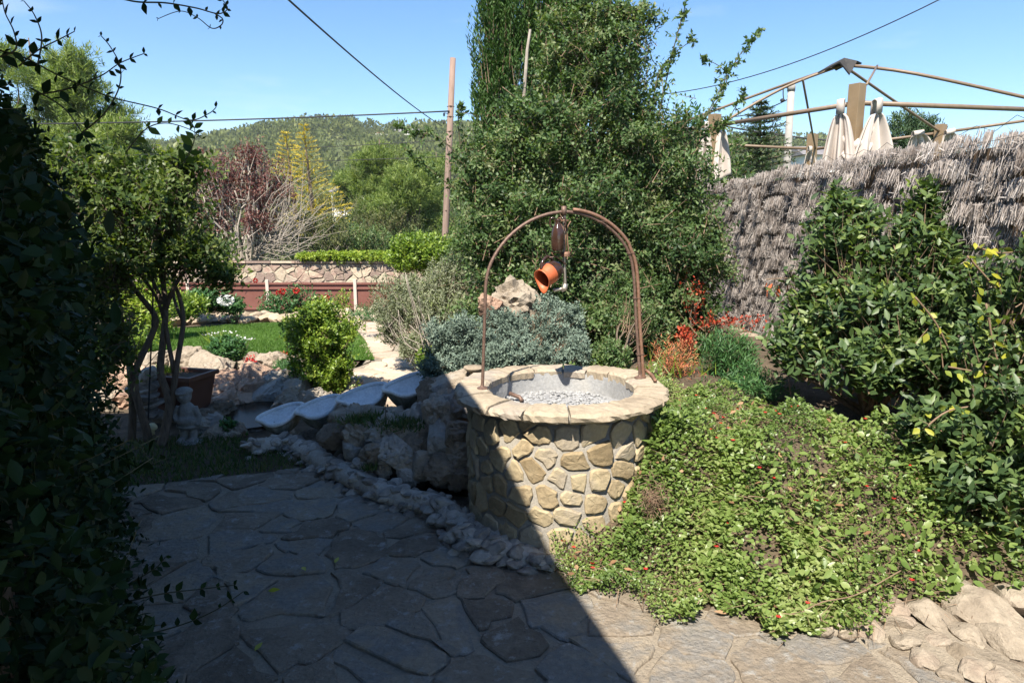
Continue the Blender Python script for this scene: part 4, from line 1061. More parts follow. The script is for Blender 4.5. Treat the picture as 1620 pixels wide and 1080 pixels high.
# rough border rocks, front right, where the bed meets the paving
br_ = empty('border_rocks', P(1450, 990), 'pale broken rocks bedded in mortar along the paving edge', 'rocks')
bl = [(1560, 950, .22, .1), (1480, 960, .14, .08), (1410, 950, .12, .07), (1600, 1000, .16, .06), (1380, 985, .09, .04), (1330, 985, .08, .03), (1300, 990, .07, .03), (1430, 1010, .09, .03), (1480, 1010, .07, .025), (1460, 1035, .09, .03), (1520, 1030, .08, .03), (1550, 1055, .1, .03), (1590, 1060, .1, .03), (1340, 1000, .06, .02), (1500, 1060, .06, .02), (1420, 975, .08, .05), (1530, 990, .1, .05), (1620, 930, .16, .14), (1360, 960, .08, .07), (1610, 1080, .12, .03), (1290, 975, .05, .03)]
for i, (px, py, s, z) in enumerate(bl):
    q = P(px, py, z); rock('cut', M['paletufa'], br_, (q.x, q.y, z * .8 - s * .16), (s * .85, s * .66, s * .40), 1800 + i)
bmort = MB(); ring = [P(1240, 985), P(1330, 1022), P(1450, 1075), P(1560, 1110), P(1700, 1130), P(1720, 930), P(1500, 910), P(1330, 940)]
c_ = sum(ring, Vector()) / 8
bmort.add([(p.x, p.y, -.014) for p in ring] + [(c_.x, c_.y, .035)], [[i, (i + 1) % 8, 8] for i in range(8)]); bmort.build('mortar_bed', M['mortar'], br_)
# ------------------------------------------------------------------ plants near the well
def shrub(name, label, catg, sets, length, width, tmpl, lm, base, wood='twig', tw=.004, frac=.5, group=None, limbs_r=(.018, .006), nl=7, seed=0, zmin=None, nsets=None):
    """a thing made of stems, twigs and a crown; sets are shoots() results"""
    g = np.random.default_rng(seed + 77)
    o = empty(name, base, label, catg, group)
    p, a, n, b, t, r = cat(*sets)
    L = length * g.uniform(.7, 1.25, len(p)); Wd = width * g.uniform(.75, 1.2, len(p))
    tag(leaves('crown', p, a, n, L, Wd, tmpl, lm, o, r), kind='stuff')
    if frac: tag(twigs('twigs', b, t, tw, M[wood], o, g, frac, (base[0], base[1], base[2] + .1) if nsets is None else None), kind='stuff')
    if nl:
        m_ = len(b) if nsets is None else sum(len(s[3]) for s in sets[:nsets])
        pick = g.choice(m_, min(nl, m_), replace=False)
        limbs(g, base, [Vector(b[i]) for i in pick], limbs_r[0], limbs_r[1]).build('trunk', M['bark'] if wood == 'twig' else M[wood], o, True)
    return o
FRONT = (0, -1, .25)
FR = unit(np.array(FRONT))
# the tall small-leaved bush behind the well
rng = np.random.default_rng(41)
BSC = 1.0
def blob(px, py, y, rx, ry, rz, n, per=12, length=.30, seed=0, **k):
    c = Q(px, py, y); return shoots(rng, int(n * BSC), c, (rx, ry, rz), per, length, seed=seed, half=FR, **k)
BSC = .72
S = [blob(905, 420, 6.5, 1.10, .9, 1.0, 1700, seed=1), blob(915, 270, 6.7, .88, .85, .95, 1400, seed=2, up=.9), blob(915, 130, 6.9, .48, .6, .80, 650, seed=3, up=1.2), blob(970, 130, 6.8, .45, .5, .7, 520, seed=4, up=1.2),
     blob(1030, 270, 6.5, .45, .6, .75, 650, seed=5), blob(1070, 430, 6.2, .44, .6, .75, 650, seed=6), blob(785, 330, 6.5, .36, .6, .7, 420, seed=7), blob(1010, 530, 5.9, .6, .5, .5, 600, seed=8), blob(752, 250, 6.6, .24, .35, .36, 110, seed=9), blob(950, 50, 6.9, .22, .3, .55, 200, seed=10, up=1.6), blob(905, 40, 6.9, .22, .3, .5, 180, seed=12, up=1.6), blob(1110, 370, 6.0, .25, .4, .4, 230, seed=13), blob(845, 230, 6.8, .36, .5, .6, 330, seed=14),
     blob(840, 500, 6.1, .6, .5, .5, 450, seed=15)]
def spray(pxs, y, n_side, seed, leafy=9, sidelen=.16):
    """a long arching shoot with short leafy side shoots; pixels give its course at distance y"""
    g = np.random.default_rng(seed); c = np.array(smooth_curve([Q(*q, y) for q in pxs], 8)); n = len(c)
    idx = g.integers(0, n - 1, n_side); base = c[idx]; tan = unit(c[np.minimum(idx + 1, n - 1)] - c[np.maximum(idx - 1, 0)])
    fall = 1 - .75 * idx / n
    d = unit(tan * .7 + rnds(g, n_side) * .9); L = sidelen * g.uniform(.3, 1.2, n_side) * fall
    tip = base + d * L[:, None]; t = (np.arange(leafy) + .5) / leafy
    pos = base[:, None] + d[:, None] * (L[:, None, None] * t[None, :, None]); sv = rnds(g, n_side * leafy).reshape(n_side, leafy, 3)
    ax = unit(d[:, None] * .5 + sv); nr = unit(rnds(g, n_side * leafy).reshape(n_side, leafy, 3) + np.array([0, -.3, .6]))
    return (pos.reshape(-1, 3), ax.reshape(-1, 3), nr.reshape(-1, 3), base, tip, np.clip(g.normal(.55, .2, n_side * leafy), 0, 1)), c
def clumps(mains, n, r0, r1, ns, per, ln, seed, flat=.6):
    """leafy pads over the outside of larger masses, so that lit tops and dark gaps alternate"""
    g = np.random.default_rng(seed); out = []
    for i in range(n):
        px, py, y, rx, ry, rz = mains[g.integers(len(mains))]; u = unit(g.normal(size=3)); u[1] = -abs(u[1])
        c = np.array(Q(px, py, y)) + u * np.array([rx, ry, rz]) * 1.0; r = g.uniform(r0, r1)
        s = list(shoots(g, int(ns * (r / r1) ** 2), c, (r, r, r * flat), per, ln, seed=seed + i, half=FR, up=.5, shell=.6, amp=.2)); s[5] = np.clip(s[5] + g.normal(0, .16), 0, 1); out.append(s)
    return out
BM = [(905, 420, 6.5, 1.02, .85, .95), (920, 275, 6.7, .80, .8, .9), (905, 330, 6.6, .95, .8, .9), (1030, 270, 6.5, .40, .55, .7), (1060, 430, 6.2, .42, .55, .7), (1010, 530, 5.9, .55, .45, .45), (925, 135, 6.9, .42, .5, .75), (970, 130, 6.8, .42, .45, .65), (840, 500, 6.1, .6, .5, .5), (790, 350, 6.5, .3, .5, .6)]
S = [tuple(s) for s in S]
S += clumps(BM, 190, .14, .30, 46, 12, .22, 2000, .45)
NS = len(S)
long_sh = []
for i, (pxs, ns) in enumerate((([(1040, 330), (1090, 230), (1130, 160), (1165, 95), (1205, 45)], 60), ([(1020, 300), (1045, 170), (1065, 80), (1085, 5), (1090, -30)], 60), ([(1060, 300), (1110, 220), (1150, 190), (1180, 140)], 45),
                               ([(1030, 200), (1045, 110), (1100, 60)], 36), ([(1040, 260), (1120, 180), (1150, 120), (1110, 90)], 30), ([(740, 260), (690, 215), (655, 212), (628, 195)], 34), ([(720, 300), (670, 260), (640, 235)], 34), ([(740, 300), (725, 200), (730, 165)], 26), ([(1000, 90), (1015, 40), (1020, 5)], 26), ([(1060, 350), (1110, 310), (1160, 320)], 30))):
    s_, c_ = spray(pxs, 6.2 + .05 * i, ns, 600 + i); S.append(s_); long_sh.append(c_)
base = (Q(900, 600, 6.4).x, 6.4, float(bedz(.5, 6.4)))
bush = shrub('tall_bush', 'huge dense small-leaved evergreen bush towering behind the well', 'bush', S, .043, .023, T_OVAL, LM['bush'], base, 'twig', .004, .5, None, (.035, .006), 9, 3, None, NS)
for c_ in long_sh: MB().tube(c_, list(np.linspace(.008, .0025, len(c_))), 5).build('arching_shoot', M['stem'], bush, True)
stx = empty('bare_stake', Q(830, 150, 6.3), 'bare pale grey stem showing against the dark cypress', 'stem')
MB().tube([Q(828, 170, 6.55), Q(832, 110, 6.5), Q(834, 80, 6.5), Q(839, 47, 6.5)], [.018, .016, .014, .012], 7).build('stem', M['bare'], stx)

BSC = 1.0
# cypress behind it
rng = np.random.default_rng(43)
cyb = Q(815, 420, 9.6); cz0 = float(gz(0, 9.6))
cs = []
for zc, rx, n in ((1.2, .62, 420), (2.0, .68, 520), (2.8, .70, 560), (3.6, .70, 600), (4.4, .66, 560), (5.2, .55, 460), (6.0, .40, 300), (6.7, .22, 160)):
    for k, (ox, w) in enumerate(((0, .8), (-.45, .45), (.5, .45))):
        cs.append(shoots(rng, int(n * w), (cyb.x + .18 + ox * (1 if zc < 5.5 else .4), 9.6 + (0 if k == 0 else -.1), zc + (0 if k == 0 else -.4)), (rx * w * 1.05, rx * w, .75), 14, .34, up=2.2, out=.35, jit=.25, spread=.55, shell=.5, seed=70 + int(zc * 10) + k, half=FR))
cyp = shrub('cypress_tree', 'tall dark green cypress rising out of the frame behind the bush', 'tree', cs, .080, .022, T_DIA, LM['cypress'], (cyb.x + .18, 9.6, cz0), 'twig', .006, .3, None, (.02, .008), 0, 4)
MB().tube([(cyb.x + .18, 9.6, cz0 - .1), (cyb.x + .2, 9.6, 3), (cyb.x + .18, 9.6, 6.6)], [.14, .10, .02], 8).build('trunk', M['bark'], cyp, True)

# blue juniper and the boulder in it
rng = np.random.default_rng(45)
bo = rock('tufa', M['paletufa'], None, Q(812, 482, 5.55), (.27, .2, .20), 2001, 'boulder'); tag(bo, 'pale pitted boulder standing in the blue juniper', 'boulder')
bo2 = rock('tufa', M['pinkrock'], None, Q(775, 485, 5.35), (.10, .09, .12), 2006, 'boulder'); tag(bo2, 'reddish pitted rock leaning against the pale boulder', 'boulder')
js = [blob(730, 535, 4.75, .22, .22, .20, 420, 14, .13, 21, up=.4), blob(800, 535, 5.0, .34, .25, .19, 560, 14, .13, 22, up=.4), blob(885, 528, 5.0, .22, .25, .20, 380, 14, .13, 23, up=.4), blob(712, 575, 4.65, .14, .16, .12, 220, 14, .1, 24), blob(868, 485, 5.25, .13, .16, .11, 110, 14, .12, 25), blob(770, 570, 4.55, .22, .16, .12, 260, 14, .1, 26), blob(830, 560, 4.5, .3, .16, .12, 300, 14, .1, 27), blob(910, 555, 4.6, .12, .16, .12, 140, 14, .1, 28)]
JM_ = [(730, 535, 4.75, .22, .22, .2), (800, 535, 5.0, .34, .25, .19), (885, 528, 5.0, .22, .25, .20), (712, 570, 4.65, .14, .16, .12)]
js = [tuple(s) for s in js] + clumps(JM_, 46, .06, .13, 40, 14, .09, 2400, .7)
shrub('blue_juniper', 'blue-green feathery juniper spreading behind the well', 'shrub', js, .028, .011, T_DIA, LM['juniper'], (Q(800, 590, 4.9).x, 4.9, .45), 'twig', .003, .5, None, (.02, .006), 10, 5)
# green small-leaved sprigs between juniper and arch foot
s_ = [blob(960, 560, 4.7, .18, .2, .12, 220, 10, .12, 31), blob(1005, 500, 5.3, .2, .2, .2, 180, 10, .14, 32)]
shrub('low_green_shrub', 'low light green sprigs behind the right arch foot', 'shrub', s_, .028, .015, T_OVAL, LM['bush'], (Q(960, 590, 4.7).x, 4.7, .5), 'twig', .003, .4, None, (.012, .004), 5, 6)

# silvery shrub with bare stems by the path
rng = np.random.default_rng(47)
ls = [blob(650, 470, 7.4, .42, .35, .32, 520, 12, .2, 41, up=1), blob(700, 500, 6.8, .36, .35, .36, 480, 12, .2, 42, up=1), blob(625, 505, 7.2, .22, .3, .26, 260, 12, .16, 43, up=.6), blob(720, 440, 7.2, .3, .3, .3, 340, 12, .22, 44, up=1.2), blob(660, 545, 6.6, .18, .2, .16, 180, 12, .14, 45), blob(680, 470, 7.0, .4, .3, .3, 300, 12, .2, 46)]
sil = shrub('silvery_shrub', 'straggly silver-leaved shrub with bare stems beside the path', 'shrub', ls, .042, .014, T_DIA, LM['lavender'], (Q(695, 590, 6.4).x, 6.4, .0), 'bare', .0025, .35, None, (.012, .004), 6, 7)
bs = MB(); g = np.random.default_rng(8)
for i in range(9):
    a = Q(695 + g.normal() * 8, 575 + g.normal() * 10, 6.15); b = Q(660 + g.normal() * 22, 500 + g.normal() * 28, 6.1)
    bs.tube(smooth_curve([a, a.lerp(b, .4) + Vector(g.normal(size=3) * .05), b], 4), list(np.linspace(.009, .003, 9)), 5)
for i in range(40):
    a = Q(690 + g.normal() * 10, 560 + g.normal() * 22, 6.05); bs.tube([a, a + Vector(g.normal(size=3) * .05), a + Vector(g.normal(size=3) * .10)], .0035, 4)
bs.build('bare_stems', M['bare'], sil, True)
s_ = [blob(695, 590, 5.9, .16, .15, .14, 140, 10, .1, 51), blob(680, 570, 6.0, .13, .14, .14, 120, 10, .1, 52)]
shrub('yellow_green_tuft', 'small yellow-green leafy plant at the foot of the silvery shrub', 'plant', s_, .035, .018, T_OVAL, LM['boxy'], (Q(690, 605, 5.9).x, 5.9, 0), 'twig', .003, .3, None, (.01, .004), 3, 9)
s_ = [blob(600, 492, 9.8, .5, .5, .16, 160, 10, .15, 53)]
shrub('low_green_cover', 'low green cover between fence and path rocks', 'plant', s_, .04, .012, T_DIA, LM['rosemary'], gp(600, 498), 'twig', .003, 0, None, (.01, .004), 0, 9)

# clipped round shrub by the path
rng = np.random.default_rng(49)
s_ = [blob(508, 520, 6.3, .32, .32, .25, 620, 9, .15, 61, amp=.22, up=.7), blob(510, 570, 6.25, .25, .28, .25, 420, 9, .15, 62, amp=.22)] + clumps([(508, 520, 6.3, .32, .32, .24), (510, 570, 6.25, .25, .28, .24)], 30, .06, .13, 26, 9, .12, 2500, .7) + [blob(510, 480, 6.3, .15, .2, .08, 60, 9, .16, 64, up=1.5), blob(530, 600, 6.2, .2, .2, .14, 160, 9, .12, 63)]
shrub('round_shrub', 'rounded yellow-green shrub between pond and path', 'shrub', s_, .038, .022, T_OVAL, LM['boxy'], (Q(515, 625, 6.3).x, 6.3, 0), 'twig', .004, .4, None, (.014, .006), 8, 10)
# bed plants round the pond and lawn
def plant(name, label, px, py, y, r, n, L, Wd, lm, seed, per=8, sl=.12, tm=T_OVAL, up=.9, catg='plant', group=None, frac=.3):
    c = Q(px, py, y); g0 = max(float(gz(c.x, c.y)) + .05, c.z - r[2] * 1.2)
    s = shoots(np.random.default_rng(seed), n, c, r, per, sl, seed=seed, up=up, half=FR)
    return shrub(name, label, catg, [s], L, Wd, tm, lm, (c.x, c.y, g0), 'twig', .003, frac, group, (.01, .004), 4, seed)
plant('flowering_clump', 'glossy green leafy clump at the near edge of the lawn', 357, 552, 7.6, (.22, .2, .16), 260, .06, .024, LM['rosemary'], 301)
g = np.random.default_rng(5); c = Q(350, 560, 7.6)
n = 60; pos = np.array(c) + g.normal(size=(n, 3)) * [.06, .05, .01]; d = unit(g.normal(size=(n, 3)) * [.45, .3, .2] + [0, 0, 1])
tag(leaves('strap_leaf_plant', pos, d, rnds(g, n), g.uniform(.2, .38, n), .016, T_DIA, LM['boxy'], None, rng=g), 'narrow strap-leaved plant rising from the green clump', 'plant')
wf = empty('white_flowers', Q(385, 555, 7.7), 'white flower heads on thin stalks above the lawn edge', 'flowers')
stm = MB()
hp = []
for i, (px, py) in enumerate(((340, 527), (350, 524), (365, 526), (378, 531), (380, 534), (390, 537), (396, 536), (332, 528))):
    q = Q(px, py, 7.8); stm.tube([Vector((q.x * .6 + Q(360, 560, 7.7).x * .4, 7.75, float(gz(0, 7.7)) + .1)), q], .003, 4)
    for k in range(9): hp.append(q + Vector(g.normal(size=3) * [.035, .02, .006]))
stm.build('stalk', M['stem'], wf); hp = np.array(hp)
tag(leaves('petals', hp, rnds(g, len(hp)) * [1, 1, .3], np.array([0, 0, 1.0]) + rnds(g, len(hp)) * .4, .03, .022, T_DIA, LM['whiteflower'], wf, rng=g), kind='stuff')
plant('red_flower_plant', 'low plant with bright red leaves between pond rocks', 398, 572, 7.2, (.08, .06, .08), 40, .028, .018, LM['red'], 303)
plant('red_flower_plant', 'tiny red-orange plant on the pale rocks by the lawn', 447, 560, 7.7, (.06, .05, .03), 20, .03, .024, LM['redleaf'], 304)
plant('tufted_plant', 'fine dark green tuft between pond rocks and round shrub', 455, 585, 6.9, (.17, .16, .12), 260, .06, .008, LM['rosemary'], 305, 10, .14, T_DIA)
plant('creeping_plant', 'pale tiny-leaved creeper at the foot of the round shrub', 500, 628, 6.0, (.22, .12, .05), 120, .02, .012, LM['lavender'], 306)
plant('yellow_shrub', 'tall yellow-green shrub beyond the slender trunks', 235, 470, 9.4, (.5, .4, .5), 420, .07, .032, LM['lime'], 307, 9, .25)
plant('yellow_shrub', 'lower yellow-green shrub at the far lawn corner', 295, 480, 11.2, (.4, .35, .2), 320, .07, .03, LM['boxy'], 308, 9, .2)
plant('leafy_shrub', 'broad dark green shrub before the brown fence', 330, 472, 11.9, (.42, .35, .2), 300, .08, .035, LM['rosemary'], 309, 9, .2)
plant('leafy_shrub', 'green bush carrying a large white bloom', 368, 480, 11.9, (.28, .25, .15), 150, .07, .03, LM['rosemary'], 310, 9, .2)
g = np.random.default_rng(12); q = np.array(Q(357, 475, 11.3)); n = 160; d = rnds(g, n)
tag(leaves('white_bloom', q + d * [.10, .08, .055], d, rnds(g, n), .05, .045, T_DIA, LM['whiteflower'], None, rng=g), 'large white flower head before the brown fence', 'flower')
plant('low_plant', 'low green plants left of the lawn by the trunks', 212, 545, 8.2, (.3, .25, .25), 260, .05, .024, LM['boxy'], 311)
plant('pond_plant', 'small green plant at the pond edge by the lowest basin', 363, 672, 5.1, (.07, .06, .04), 70, .04, .025, LM['rosemary'], 312)
for i, (px, py, rx) in enumerate(((455, 478, .4), (475, 470, .35), (430, 482, .3), (510, 482, .35), (545, 480, .25))):
    plant('rose_bush', ['spindly rose bush before the fence with two red roses', 'taller rose bush with sparse leaves before the brown fence', 'rose bush beside the double fence post', 'rose bush carrying a single red rose', 'thin young rose stem before the last fence panel'][i], px, py, 13.6 + .1 * i, (rx, .3, .3), int(90 * rx / .3), .06, .035, LM['rosemary'] if i != 4 else LM['boxy'], 320 + i, 7, .25, catg='bush', group=None)
rl_ = [(447, 461), (469, 460), (516, 471), (404, 444), (440, 463)]
for i, (px, py) in enumerate(rl_):
    g = np.random.default_rng(340 + i); n = 50; d = rnds(g, n); s = .7 if i < 3 else .5
    tag(leaves('red_rose', np.array(Q(px, py, 13.4)) + d * .05 * s, d, rnds(g, n), .06 * s, .06 * s, T_DIA, LM['red'], None, rng=g), ['red rose above the spindly bush', 'red rose on the taller bush before the fence', 'red rose on the bush carrying a single bloom', 'small red rose high by the fence edge', 'half-open red rose low on the spindly bush'][i], 'flower')
plant('bright_hedge_shrub', 'bright green rounded shrub before the stone wall and pole', 672, 400, 12.5, (.75, .6, .36), 900, .07, .035, LM['boxy'], 350, 9, .22, catg='shrub')
plant('bright_hedge_shrub', 'green shrub at the foot of the utility pole', 740, 410, 12.0, (.5, .5, .4), 500, .06, .03, LM['bush'], 351, 9, .22, catg='shrub')
iv = [Q(px, 409, 16.0) for px in range(478, 640, 9)]
s_ = [shoots(rng, 46, (p.x, p.y + .05, p.z + .06), (.16, .22, .13 if i > 3 else .07), 8, .16, seed=400 + i, up=.4) for i, p in enumerate(iv)]
shrub('wall_creeper', 'lime green creeper spilling over the stone wall', 'creeper', s_, .07, .05, T_OVAL, LM['lime'], Q(560, 409, 16.1), 'twig', .004, .3, None, (.01, .004), 0, 20)

# ------------------------------------------------------------------ right-hand bed: groundcover, shrubs
rng = np.random.default_rng(51)
def cover_pts(n, seed):
    g = np.random.default_rng(seed); x = g.uniform(.05, 2.4, n); y = g.uniform(2.15, 4.6, n)
    f1 = np.minimum(seg_side(x, y, F0, F1), seg_side(x, y, F1, F2))
    edge = -.05 + .08 * np.sin(x * 7 + 1) + .06 * np.sin(x * 17) + .03 * np.sin(x * 41)
    edge = np.where(x > 1.15, edge + .22 * sm((x - 1.15) / .3), edge)
    inw = np.hypot(x - WX, y - WY) < .515
    up_ = np.hypot(x - WX, y - WY) < .60
    lim = np.interp(x, [.6, .9, 1.3, 1.7, 2.3], [4.6, 4.45, 3.95, 3.4, 3.1])
    k = (f1 > edge) & ~inw & (y < lim) & (x > .18) & ~(up_ & (bedz(x, y) > .56))
    # thin, dry gaps
    gap = np.sin(x * 6.1 + 2) * np.sin(y * 7.3 + .6) + .5 * np.sin(x * 13 + y * 9)
    k &= (gap < .82) | (g.random(n) < .25)
    k &= g.random(n) < np.interp(x, [1.1, 1.5, 2.1], [1, .75, .45])
    return x[k], y[k], g
cv = empty('groundcover', (1.0, 2.9, .1), 'fleshy bright green groundcover with tiny red flowers draping the bed', 'groundcover')
x, y, g = cover_pts(108000, 3); n = len(x)
lumps = .075 * np.sin(x * 9 + y * 4) * np.sin(y * 11 - x * 3) + .045 * np.sin(x * 23 + y * 5) * np.sin(y * 21 - x * 6)
z = np.maximum(bedz(x, y), 0) + .02 + g.random(n) ** .7 * (.085 + lumps * 1.0)
pos = np.stack([x, y, z], 1)
ax = unit(np.stack([g.normal(0, .7, n), g.normal(-.35, .7, n), g.normal(.35, .35, n)], 1)); nr = unit(np.stack([g.normal(0, .4, n), g.normal(-.35, .4, n), np.ones(n)], 1))
tone = np.clip(.5 + .25 * np.sin(x * 3.1 + 1) * np.sin(y * 4.1) + .22 * np.sin(x * 11 - y * 7) + g.normal(0, .2, n), 0, 1)
sz_ = np.clip(1 + .3 * np.sin(x * 5 + y * 3.3) + .2 * np.sin(x * 13 - y * 8), .6, 1.6)
tag(leaves('leaf_mat', pos, ax, nr, sz_ * g.uniform(.013, .028, n), sz_ * g.uniform(.009, .018, n), T_HEART, LM['cover'], cv, tone), kind='stuff')
x2, y2, g2 = cover_pts(9000, 5); k = g2.random(len(x2)) < .6; x2, y2 = x2[k], y2[k]; n = len(x2)
pos = np.stack([x2, y2, np.maximum(bedz(x2, y2), 0) + g2.uniform(.01, .09, n)], 1); d = unit(np.stack([g2.normal(0, 1, n), g2.normal(0, 1, n), g2.normal(.1, .35, n)], 1))
tag(twigs('runner_stems', pos, pos + d * g2.uniform(.04, .14, n)[:, None], .0022, M['twig'], cv, g2), kind='stuff')
ci = np.random.default_rng(9).choice(len(x), 85, replace=False); g = np.random.default_rng(10)
fp = []
for i in ci:
    q = np.array([x[i], y[i], z[i] + .012])
    for k in range(7): fp.append(q)
fp = np.array(fp); n = len(fp); an = np.tile(np.arange(7) * .898, n // 7)
tag(leaves('red_flowers', fp, np.stack([np.cos(an), np.sin(an), np.full(n, .5)], 1), np.array([0, 0, 1.0]) + rnds(g, n) * .1, .0135, .009, T_DIA, LM['red'], cv, rng=g), kind='stuff')
x3, y3, g3 = cover_pts(9000, 6); k = g3.random(len(x3)) < .06; x3, y3 = x3[k], y3[k]; n = len(x3)
tag(leaves('dead_leaves', np.stack([x3, y3, np.maximum(bedz(x3, y3), 0) + g3.uniform(.03, .11, n)], 1), rnds(g3, n), np.array([0, -.3, 1.0]) + rnds(g3, n) * .6, g3.uniform(.02, .045, n), g3.uniform(.012, .024, n), T_LEAF, LM['dry'], cv, rng=g3), kind='stuff')
# dry brown patch of dead stems in it
dp = empty('dead_plant', Q(1030, 800, 2.95), 'patch of dead brown stems in the groundcover', 'plant')
n = 240; g = np.random.default_rng(13); b = np.array(Q(1032, 790, 2.97)) + g.normal(size=(n, 3)) * [.028, .03, .05]
tag(twigs('stem_tangle', b, b + unit(g.normal(size=(n, 3)) + [0, -.3, -.2]) * g.uniform(.03, .08, n)[:, None], .002, M['twig'], dp, g), kind='stuff')
# bigger-leaved creeper over the border rocks
n0 = 1500; g = np.random.default_rng(14); x = g.uniform(1.15, 2.5, n0); y = g.uniform(2.25, 3.1, n0); k = (bedz(x, y) > .02) & (g.random(n0) < .75); x, y = x[k], y[k]; n = len(x)
cl2 = empty('oval_leaf_creeper', (1.7, 2.6, .1), 'grey-green oval-leaved creeper above the border rocks', 'creeper')
leaves('leaf_mat', np.stack([x, y, np.maximum(bedz(x, y), 0) + g.uniform(.03, .16, n)], 1), unit(g.normal(size=(n, 3)) + [0, -.4, .3]), unit(g.normal(size=(n, 3)) * .5 + [0, -.4, 1]), g.uniform(.03, .055, n), g.uniform(.022, .036, n), T_LEAF, LM['cover'], cl2, np.clip(g.normal(.45, .25, n), 0, 1))['kind'] = 'stuff'
n = 320; b = np.stack([g.uniform(1.2, 2.4, n), g.uniform(2.4, 3.0, n), np.zeros(n)], 1); b[:, 2] = np.maximum(bedz(b[:, 0], b[:, 1]), 0) + g.uniform(.0, .10, n)
tag(twigs('dry_stems', b, b + unit(g.normal(size=(n, 3)) + [0, -.4, -.1]) * g.uniform(.04, .13, n)[:, None], .0018, M['twig'], cl2, g), kind='stuff')

# viburnum before the fence
rng = np.random.default_rng(53)
def vb(px, py, y, rx, ry, rz, n, seed, **k):
    return shoots(rng, int(n * 1.25), Q(px, py, y), (rx, ry, rz), 9, .19, seed=seed, half=FR, up=.7, spread=1.0, shell=.75, amp=.3, **k)
vs_ = [vb(1330, 400, 4.15, .30, .3, .28, 210, 501), vb(1440, 400, 4.0, .34, .3, .28, 230, 502), vb(1290, 480, 4.1, .28, .3, .24, 170, 503), vb(1390, 490, 3.85, .36, .3, .26, 250, 504), vb(1490, 480, 3.7, .3, .3, .3, 210, 505), vb(1320, 330, 4.2, .11, .12, .20, 60, 506), vb(1460, 330, 4.05, .16, .14, .2, 70, 507), vb(1270, 545, 3.95, .22, .22, .14, 110, 508), vb(1380, 570, 3.6, .28, .22, .14, 130, 509), vb(1510, 390, 3.9, .2, .2, .2, 90, 510), vb(1360, 340, 4.2, .10, .1, .12, 36, 512), vb(1480, 560, 3.5, .25, .22, .16, 110, 513)]
vbase = (Q(1400, 690, 3.55).x, 3.75, .5)
vib = shrub('viburnum', 'broad dark-leaved shrub standing against the brush fence', 'shrub', vs_, .058, .026, T_LEAF, LM['viburnum'], vbase, 'twig', .004, .8, None, (.016, .006), 18, 30)
# orange trumpet blooms at its edge
ob = empty('trumpet_flowers', Q(1226, 450, 4.3), 'cluster of orange trumpet flowers at the edge of the dark shrub', 'flowers')
g = np.random.default_rng(15); ps_ = np.array([np.array(Q(*q, 4.25)) for q in ((1214, 446), (1218, 450), (1222, 448), (1228, 456), (1232, 452), (1238, 446), (1244, 448), (1250, 444), (1226, 462), (1215, 458))])
leaves('petals', ps_, unit(g.normal(size=(10, 3)) * .4 + [0, -.3, -.8]), rnds(g, 10), .05, .018, T_LEAF, LM['orange'], ob, rng=g)
MB().tube([Q(1212, 442, 4.28), Q(1235, 440, 4.28), Q(1256, 440, 4.28)], .003, 5).build('stem', M['twig'], ob)
# climbing shoots with yellowing leaves, right edge
rng = np.random.default_rng(55)
ys_ = [vb(1560, 560, 3.2, .28, .3, .3, 90, 521), vb(1590, 440, 3.3, .2, .3, .3, 60, 522), vb(1540, 680, 3.0, .3, .25, .2, 110, 523), vb(1580, 760, 2.8, .28, .2, .2, 100, 524), vb(1480, 660, 3.1, .2, .2, .12, 60, 525), vb(1600, 650, 2.9, .2, .25, .3, 70, 526)]
ycl = shrub('yellowing_climber', 'climber with yellowing leaves and bare brown stems by the fence', 'climber', ys_, .052, .026, T_LEAF, LM['viburnum'], (Q(1580, 800, 2.9).x, 2.95, .45), 'twig', .0035, .7, None, (.010, .004), 9, 31)
stemp = MB(); ypos = []
for pts, d in (([(1448, 470), (1480, 510), (1500, 550), (1515, 578), (1520, 640)], 3.3), ([(1530, 405), (1570, 450), (1600, 490), (1640, 540)], 3.2), ([(1500, 580), (1560, 590), (1640, 600)], 3.0), ([(1545, 390), (1580, 400), (1640, 395)], 3.2), ([(1460, 680), (1500, 650), (1560, 640)], 2.95), ([(1560, 480), (1575, 560), (1600, 640)], 3.0)):
    c_ = smooth_curve([Q(*q, d) for q in pts], 5); stemp.tube(c_, list(np.linspace(.005, .003, len(c_))), 5)
    for q in c_[::2]: ypos += [np.array(q)] * 2
stemp.build('bare_stems', M['twig'], ycl, True)
ypos = np.array(ypos); n = len(ypos); g = np.random.default_rng(16)
tag(leaves('yellow_leaves', ypos + g.normal(size=(n, 3)) * .02, unit(g.normal(size=(n, 3)) + [0, -.2, -.2]), unit(g.normal(size=(n, 3)) * .6 + [0, -1, .6]), g.uniform(.035, .06, n), g.uniform(.02, .034, n), T_LEAF, LM['yellowleaf'], ycl, rng=g), kind='stuff')
